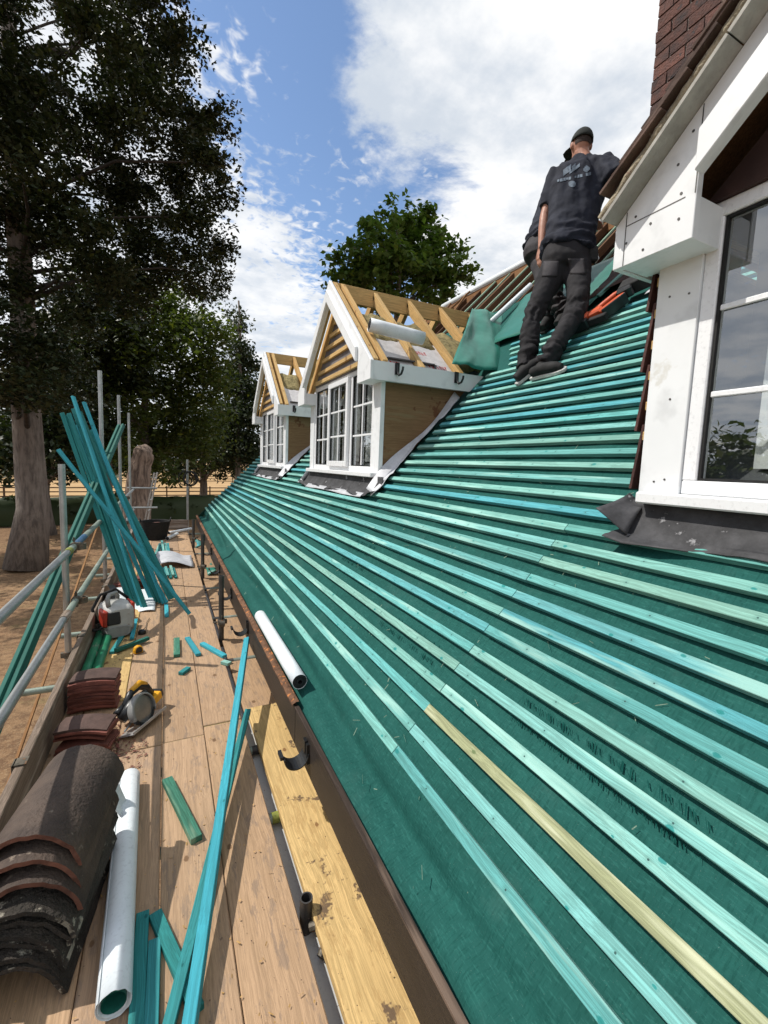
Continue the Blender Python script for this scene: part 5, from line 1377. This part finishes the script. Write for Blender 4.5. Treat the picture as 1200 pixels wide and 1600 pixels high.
def ball(b, c, rx, ry, rz, ax=None, n=14):
    X_, Y_, Z_ = ax or (Vector((1, 0, 0)), Vector((0, 1, 0)), Vector((0, 0, 1)))
    rows = []
    for i in range(n+1):
        th = math.pi*(i/n)*.998+.003
        rows.append([Vector(c)+X_*rx*math.sin(th)*math.cos(p)+Y_*ry*math.sin(th)*math.sin(p)+Z_*rz*math.cos(th) for p in np.linspace(0, 2*math.pi, n+1)])
    b.grid(rows); b.add(rows[0][:-1], [tuple(range(n))]); b.add(rows[-1][:-1], [tuple(range(n))])
def finger_hand(b, wrist, d, palm_n):
    """palm plus five bent fingers"""
    d = d.normalized(); n_ = (palm_n-d*palm_n.dot(d)).normalized(); s = d.cross(n_)
    b.obox(wrist+d*.045, s, d, n_, .036, .048, .014)
    for k, (off, L) in enumerate(((-.030, .070), (-.010, .080), (.010, .076), (.030, .060))):
        p0 = wrist+d*.088+s*off; p1 = p0+d*L*.5+n_*.006; p2 = p1+d*L*.3+n_*.022; p3 = p2+d*L*.12+n_*.026
        b.sweep([p0-d*.015, p0, p1, p2, p3], [.010, .010, .009, .0085, .006], 8)
    p0 = wrist+d*.025-s*.034; b.sweep([p0, p0-s*.022+d*.025+n_*.008, p0-s*.026+d*.055+n_*.018], [.012, .010, .007], 8)
def person(name, label, J, mats, lean_lat, wide=1.0, detail=True):
    """J: joint positions; all meshes are built in world space relative to the feet"""
    base = (J['ankL']+J['ankR'])/2; o = empty(name, base, label, 'person')
    def fin(me, nm, mat, par=None):
        me.transform(Matrix.Translation(-base)); me.materials.clear(); me.materials.append(M[mat]); ob = bpy.data.objects.new(nm, me); COL.objects.link(ob); ob.parent = par or o; return ob
    lat = lean_lat.normalized(); spine = (J['neck']-J['pelvis']).normalized(); lat = (lat-spine*lat.dot(spine)).normalized(); dep = spine.cross(lat)
    w = wide
    # body: one skin from head to shins
    b = MB()
    H = J['head']; hu = J['headup'].normalized(); hf = (J['face']-hu*J['face'].dot(hu)).normalized(); hs = hf.cross(hu)
    ball(b, H+hu*.015, .076, .096, .108, (hs, hf, hu)); ball(b, H-hu*.055+hf*.022, .058, .070, .062, (hs, hf, hu))
    b.sweep([H+hf*.088+hu*.01, H+hf*.110-hu*.018, H+hf*.100-hu*.030], [.012, .016, .012], 8)
    ball(b, H+hf*.092-hu*.056, .026, .010, .012, (hs, hf, hu))
    for sg in (-1, 1):
        ball(b, H+hs*sg*.080-hf*.005-hu*.005, .012, .022, .033, (hs, hf, hu), 10)
        ball(b, H+hs*sg*.031+hf*.082+hu*.018, .016, .010, .010, (hs, hf, hu), 8)
    b.sweep([H-hu*.05-hf*.01, J['neck']+spine*.03, J['neck']-spine*.05], [.058, .062, .075], 14)
    ring_loft(b, [(J['neck']-spine*.03, lat*.10*w, dep*.07), (J['neck'].lerp(J['pelvis'], .25), lat*.15*w, dep*.09), (J['pelvis'], lat*.13*w, dep*.09)])
    for s_ in 'LR':
        sh, el, wr = J['sh'+s_], J['el'+s_], J['wr'+s_]
        b.sweep([J['neck']-spine*.08, sh, sh.lerp(el, .5), el, el.lerp(wr, .35), wr], [.06, .056, .049, .041, .043, .029], 12)
        finger_hand(b, wr, wr-el, J['palm'+s_])
        hp, kn, an = J['hip'+s_], J['kn'+s_], J['ank'+s_]
        b.sweep([J['pelvis'], hp, hp.lerp(kn, .5), kn, kn.lerp(an, .3), an], [.08, .078, .068, .052, .050, .036], 12)
    fin(remeshed(b, .0075, 3), 'body', mats['skin'])
    # shirt
    b = MB(); pe = J['pelvis']; ne = J['neck']; L = (ne-pe).length
    ring_loft(b, [(pe-spine*.03, lat*.215*w, dep*.165), (pe+spine*L*.18, lat*.200*w, dep*.150), (pe+spine*L*.42, lat*.205*w, dep*.140), (pe+spine*L*.66, lat*.228*w, dep*.140), (pe+spine*L*.82, lat*.222*w, dep*.125),
                  (pe+spine*L*.93, lat*.150*w, dep*.095), (pe+spine*L*1.0, lat*.080, dep*.075)])
    for s_ in 'LR':
        sh, el = J['sh'+s_], J['el'+s_]; e = sh.lerp(el, .80)
        b.sweep([ne.lerp(sh, .35)-spine*.07, sh-spine*.01, sh.lerp(el, .4), e], [.085, .088, .080, .076], 14)
    ax = J.get('pull', Vector((0, 0, 0)))
    def fold(p, n_):
        q = p-pe; h = q.dot(spine)/L; x = q.dot(lat)
        g = .5+.5*math.cos(max(0, min(1, h))*math.pi)
        drag = x*1.0+h*.22
        f = .0145*math.sin(drag*52+3*fbm(p*5))*max(0, h-.15) + .016*math.sin(h*40+6*fbm(p*4)+x*8)*max(0, .42-h)*2.0
        return f+.006*fbm(p*9)
    shirt = fin(remeshed(b, .011, 5, fold), 'shirt', mats['shirt'])
    # trousers
    b = MB()
    ring_loft(b, [(pe+spine*.06, lat*.178*w, dep*.130), (pe-spine*.04, lat*.188*w, dep*.140), (pe-spine*.13, lat*.185*w, dep*.145), (pe-spine*.19, lat*.150*w, dep*.12)])
    for s_ in 'LR':
        hp, kn, an = J['hip'+s_], J['kn'+s_], J['ank'+s_]
        b.sweep([hp+(pe-hp)*.35+Vector((0, 0, .02)), hp-spine*.05, hp.lerp(kn, .45), kn, kn.lerp(an, .4), kn.lerp(an, .85), an-(an-kn).normalized()*-.01], [.112, .114, .095, .078, .075, .069, .066], 16)
    def fold2(p, n_):
        f = 0
        for s_ in 'LR':
            kn, an = J['kn'+s_], J['ank'+s_]
            dk = (p-kn).length; da = (p-an).length
            f += .013*math.sin(dk*70+8*fbm(p*5))*math.exp(-(dk/.16)**2) + .018*math.sin((p-an).dot((kn-an).normalized())*85+6*fbm(p*6))*math.exp(-(da/.20)**2)
        return f+.009*fbm(p*7)
    tr = fin(remeshed(b, .011, 4, fold2), 'trousers', mats['trousers'])
    # shoes with sole
    for s_ in 'LR':
        he, to, up_ = J['heel'+s_], J['toe'+s_], J['solen'+s_].normalized()
        d = (to-he).normalized(); up_ = (up_-d*up_.dot(d)).normalized(); sd = d.cross(up_); FL = (to-he).length
        prof = [(-.02, .030), (.02, .036), (.08, .036), (.16, .044), (.21, .046), (.25, .040), (.28, .022)]
        k = FL/.27
        def outline(z): return [he+d*(y*k)+sd*x+up_*z for y, x in prof]+[he+d*(y*k)-sd*x+up_*z for y, x in reversed(prof)]
        so = MB(); lo = outline(0); so.prism(lo, up_*.026); so.v = [Vector(v)-base for v in so.v]
        sob = so.build('sole', mats['sole'], o, bevel=.004)
        tq = MB(); tq.prism([p-up_*.003 for p in outline(0)], up_*.004); cc = sum((Vector(v) for v in tq.v), Vector())/len(tq.v); tq.v = [cc+(Vector(v)-cc)*.90-base for v in tq.v]; tq.build('tread', 'sole_tread', sob)
        u = MB(); u.sweep([he+d*.0+up_*.05, he+d*.08*k+up_*.062, he+d*.15*k+up_*.055, he+d*.21*k+up_*.045, he+d*.262*k+up_*.036], [.040, .044, .046, .043, .026], 14)
        u.sweep([he+d*.035+up_*.04, J['ank'+s_]], [.045, .046], 12)
        fin(remeshed(u, .009, 3), 'shoe', mats['shoe'])
    # cap
    b = MB(); rows = []
    for i in range(9):
        th = R(92)*i/8
        rows.append([H+hu*.020+hs*(.088*math.sin(th)*math.cos(p))+hf*(.106*math.sin(th)*math.sin(p)-.004)+hu*(.106*math.cos(th)) for p in np.linspace(0, 2*math.pi, 25)])
    cap = b.grid(rows); cap.v = [Vector(v)-base for v in cap.v]; cp = cap.build('cap', mats['cap'], o, smooth=True, solid=.004)
    b = MB(); rows = []
    for i in range(11):
        a = R(-62)+R(124)*i/10
        e = hs*math.sin(a)*.086+hf*math.cos(a)*.102
        rows.append([H+hu*.022+e-base, H+hu*.014+e*1.35+hf*.022-base, H+hu*.004+e*1.5+hf*.045-base])
    b.grid(rows).build('cap_peak', mats['cap'], cp, smooth=True, solid=.004)
    b = MB(); rows = []                                        # cropped hair below the cap
    for i in range(6):
        th = R(78)+R(36)*i/5
        rows.append([H+hu*.018+hs*(.0795*math.sin(th)*math.cos(p))+hf*(.0985*math.sin(th)*math.sin(p))+hu*(.108*math.cos(th))-base for p in np.linspace(R(180)+.5, R(360)-.5, 16)])
    b.grid(rows).build('hair', 'hair', o, smooth=True)
    return o, shirt, tr, base, lat, spine, dep

def workers():
    J = dict(ankL=ray_pt(826, 572, 3.55), knL=ray_pt(832, 499, 3.62), hipL=ray_pt(866, 418, 3.64), ankR=ray_pt(862, 560, 3.36), knR=ray_pt(902, 483, 3.46), hipR=ray_pt(904, 416, 3.60),
             pelvis=ray_pt(886, 392, 3.64), neck=ray_pt(911, 252, 3.76), head=ray_pt(908, 228, 3.78), headup=Vector((.08, .0, 1)), face=Vector((.55, .95, .12)),
             shL=ray_pt(871, 274, 3.78), elL=ray_pt(851, 338, 3.80), wrL=ray_pt(846, 388, 3.78), shR=ray_pt(944, 257, 3.66), elR=ray_pt(967, 281, 3.50), wrR=ray_pt(990, 290, 3.62),
             palmL=Vector((1, 0, 0)), palmR=Vector((0, 0, -1)))
    fl = RP(2.52, 2.80, .002); J['heelL'] = fl; J['toeL'] = fl+SU*.25+Vector((0, -.10, 0)); J['solenL'] = NR+SU*.25
    fr = RP(2.55, 2.66, .004); J['heelR'] = fr; J['toeR'] = fr+Vector((.035, -.265, .02)); J['solenR'] = NR+Vector((0, 0, .3))
    J['ankL'] = J['heelL']+SU*.06+Vector((.0, -.01, .10)); J['ankR'] = J['heelR']+Vector((.05, -.05, .115))
    mats = dict(skin='skin', shirt='tee_navy', trousers='trouser_black', shoe='rubber', sole='sole_white', cap='cap_dark')
    o, shirt, tr, base, lat, spine, dep = person('person', 'worker in navy T-shirt, black work trousers and dark cap standing on the battens, back turned', J, mats, r2.copy())
    # pale print on the back of the shirt, laid on the cloth
    bv = BVHTree.FromPolygons([v.co+base for v in shirt.data.vertices], [tuple(p.vertices) for p in shirt.data.polygons])
    eye = Vector((0, 0, EYE))
    def on_shirt(x, y):
        d = (ray_pt(x, y, 1)-eye).normalized(); h = bv.ray_cast(eye, d)
        return (h[0]+h[1].normalized()*(.004 if h[1].dot(d) < 0 else -.004)-base) if h[0] is not None else None
    def patch(poly):
        q = [on_shirt(*p) for p in poly]
        return None if any(v is None for v in q) else q
    b = MB()
    def add(poly):
        q = patch(poly)
        if q: b.add(q, [tuple(range(len(q)))])
    def strip(x0, y0, x1, y1, w0, n=6):
        for i in range(n):
            a, c = i/n, (i+1)/n
            add([(x0+(x1-x0)*a, y0+(y1-y0)*a-w0/2), (x0+(x1-x0)*c, y0+(y1-y0)*c-w0/2), (x0+(x1-x0)*c, y0+(y1-y0)*c+w0/2), (x0+(x1-x0)*a, y0+(y1-y0)*a+w0/2)])
    strip(880, 271, 892, 262, 10, 4); strip(890, 270, 906, 258, 5, 5); strip(893, 263, 899, 258, 5, 3)
    for i in range(6): strip(911.5+i*1.6, 265.5-i*.3, 913.1+i*1.6, 265.2-i*.3, [4, 8, 11, 10, 7, 4][i], 1)
    x = 871
    for k, wd in enumerate((3, 4, 4, 3, 4, 3, 3, 4, 4, 3, 4, 3)):
        yy = 283-(x-871)*.215
        if k not in (5, 9): strip(x, yy, x+wd, yy-.7, 4.6 if k % 3 else 3.4, 2)
        x += wd+.9
    for i in range(7):
        a = (i+.5)/7*2-1; h_ = 10*math.sqrt(max(0, 1-a*a)); strip(894+a*5.2-.8, 288, 894+a*5.2+.8, 288, h_, 1)
    b.build('shirt_print', 'print_pale', shirt)
    # pockets, knee panels and tool holster on the trousers
    bt = BVHTree.FromPolygons([v.co+base for v in tr.data.vertices], [tuple(p.vertices) for p in tr.data.polygons])
    def cloth(name, x0, x1, y0, y1, mat, n=8, off=.004, taper=0):
        rows = []
        for i in range(n+1):
            row = []
            for j in range(n+1):
                u, v = i/n, j/n; xx = x0+(x1-x0)*u+(v-.5)*taper; yy = y0+(y1-y0)*v
                d = (ray_pt(xx, yy, 1)-eye).normalized(); h = bt.ray_cast(eye, d)
                if h[0] is None: return
                row.append(h[0]-d*off-base)
            rows.append(row)
        MB().grid(rows).build(name, mat, tr, smooth=True, solid=.004)
    cloth('back_pocket', 848, 872, 408, 432, 'trouser_panel', taper=-3); cloth('back_pocket', 889, 914, 404, 428, 'trouser_panel', taper=3)
    cloth('calf_panel', 832, 850, 520, 552, 'trouser_panel', taper=-4); cloth('calf_panel', 873, 892, 515, 545, 'trouser_panel', taper=-8)
    cloth('cargo_pocket', 826, 842, 442, 470, 'trouser_panel', taper=-6)
    h = ray_pt(926, 398, 3.55)-base
    MB().obox(h, r2, fwd, u2, .035, .03, .06).build('tool_pouch', 'rubber', o, bevel=.01)
    MB().sweep([h+u2*.05, h+r2*.03+u2*.02, h+r2*.05-u2*.03, h+r2*.02-u2*.07], .006, 6).sweep([h+r2*.01+u2*.07, h+r2*.045+u2*.0], .005, 6).build('tool_hook', 'steel', o, smooth=True)
    # second worker, mostly hidden behind the first
    t = 4.35
    K = dict(hipL=ray_pt(850, 405, t), hipR=ray_pt(860, 408, t-.1), knL=ray_pt(852, 462, t-.2), knR=ray_pt(864, 466, t-.4), pelvis=ray_pt(850, 380, t), neck=ray_pt(882, 284, t+.1), head=ray_pt(896, 262, t+.12), headup=Vector((.35, -.1, 1)), face=Vector((.9, -.2, -.1)),
             shL=ray_pt(868, 290, t+.25), shR=ray_pt(892, 302, t-.05), elL=ray_pt(890, 335, t+.3), elR=ray_pt(900, 340, t), wrL=ray_pt(912, 350, t+.3), wrR=ray_pt(920, 345, t+.05), palmL=Vector((0, 0, -1)), palmR=Vector((0, 0, -1)))
    fa = RP(3.30, 3.12, .004); fb = RP(3.27, 2.92, .004)
    K.update(heelL=fa, toeL=fa+SU*.25, solenL=NR, heelR=fb, toeR=fb+SU*.25, solenR=NR, ankL=fa+SU*.06+Vector((0, 0, .11)), ankR=fb+SU*.06+Vector((0, 0, .11)))
    mats = dict(skin='skin_burnt', shirt='tee_navy', trousers='trouser_panel', shoe='rubber', sole='rubber', cap='cap_dark')
    person('person', 'second worker in dark clothes bending over the roof, mostly hidden behind the first worker', K, mats, Vector((.25, -1, 0)), .92)
workers()

# ------------------------------------------------------------------ litter: sawdust, straw-thin splinters and chips
def litter():
    def sticks(name, n, place, mat, label, L=(.006, .03), w=(.0008, .003)):
        v = []; f = []
        for _ in range(n):
            p, nr = place(); a = random.uniform(0, math.pi); l = random.uniform(*L)*random.random()**.6; ww = random.uniform(*w)
            t1 = nr.orthogonal().normalized(); t2 = nr.cross(t1); d = t1*math.cos(a)+t2*math.sin(a); e = nr.cross(d)
            k = len(v); v += [p-d*l/2-e*ww, p+d*l/2-e*ww, p+d*l/2+e*ww+nr*.002, p-d*l/2+e*ww+nr*.002]; f.append((k, k+1, k+2, k+3))
        b = MB(); b.v = v; b.f = f; o = b.build(name, mat, fixn=False); tag(o, label, 'litter', kind='stuff')
    up = Vector((0, 0, 1))
    sticks('sawdust', 900, lambda: (Vector((random.uniform(-.55, .41), 1+10*random.random()**1.6, .0045)), up), 'new_timber', 'sawdust and wood splinters strewn over the deck boards', (.004, .022))
    sticks('grit', 900, lambda: (Vector((random.uniform(-.58, .66), 1+9*random.random()**1.6, .0045 if random.random() < .8 else .0)), up), 'tile_brown', 'dark grit and tile crumbs strewn over the deck boards', (.002, .008), (.0006, .002))
    sticks('splinters', 500, lambda: (RP(random.uniform(-.2, 2.2), random.uniform(.6, 7), -.0265), NR), 'rafter_green', 'pale wood splinters caught on the roof membrane', (.004, .05), (.0005, .0014))
    sticks('tile_crumbs', 260, lambda: (Vector((random.uniform(-.36, -.12), random.uniform(2.55, 3.1), .005)), up), 'tile_edge', 'broken tile crumbs beside the tile stacks', (.006, .03), (.002, .007))
litter()
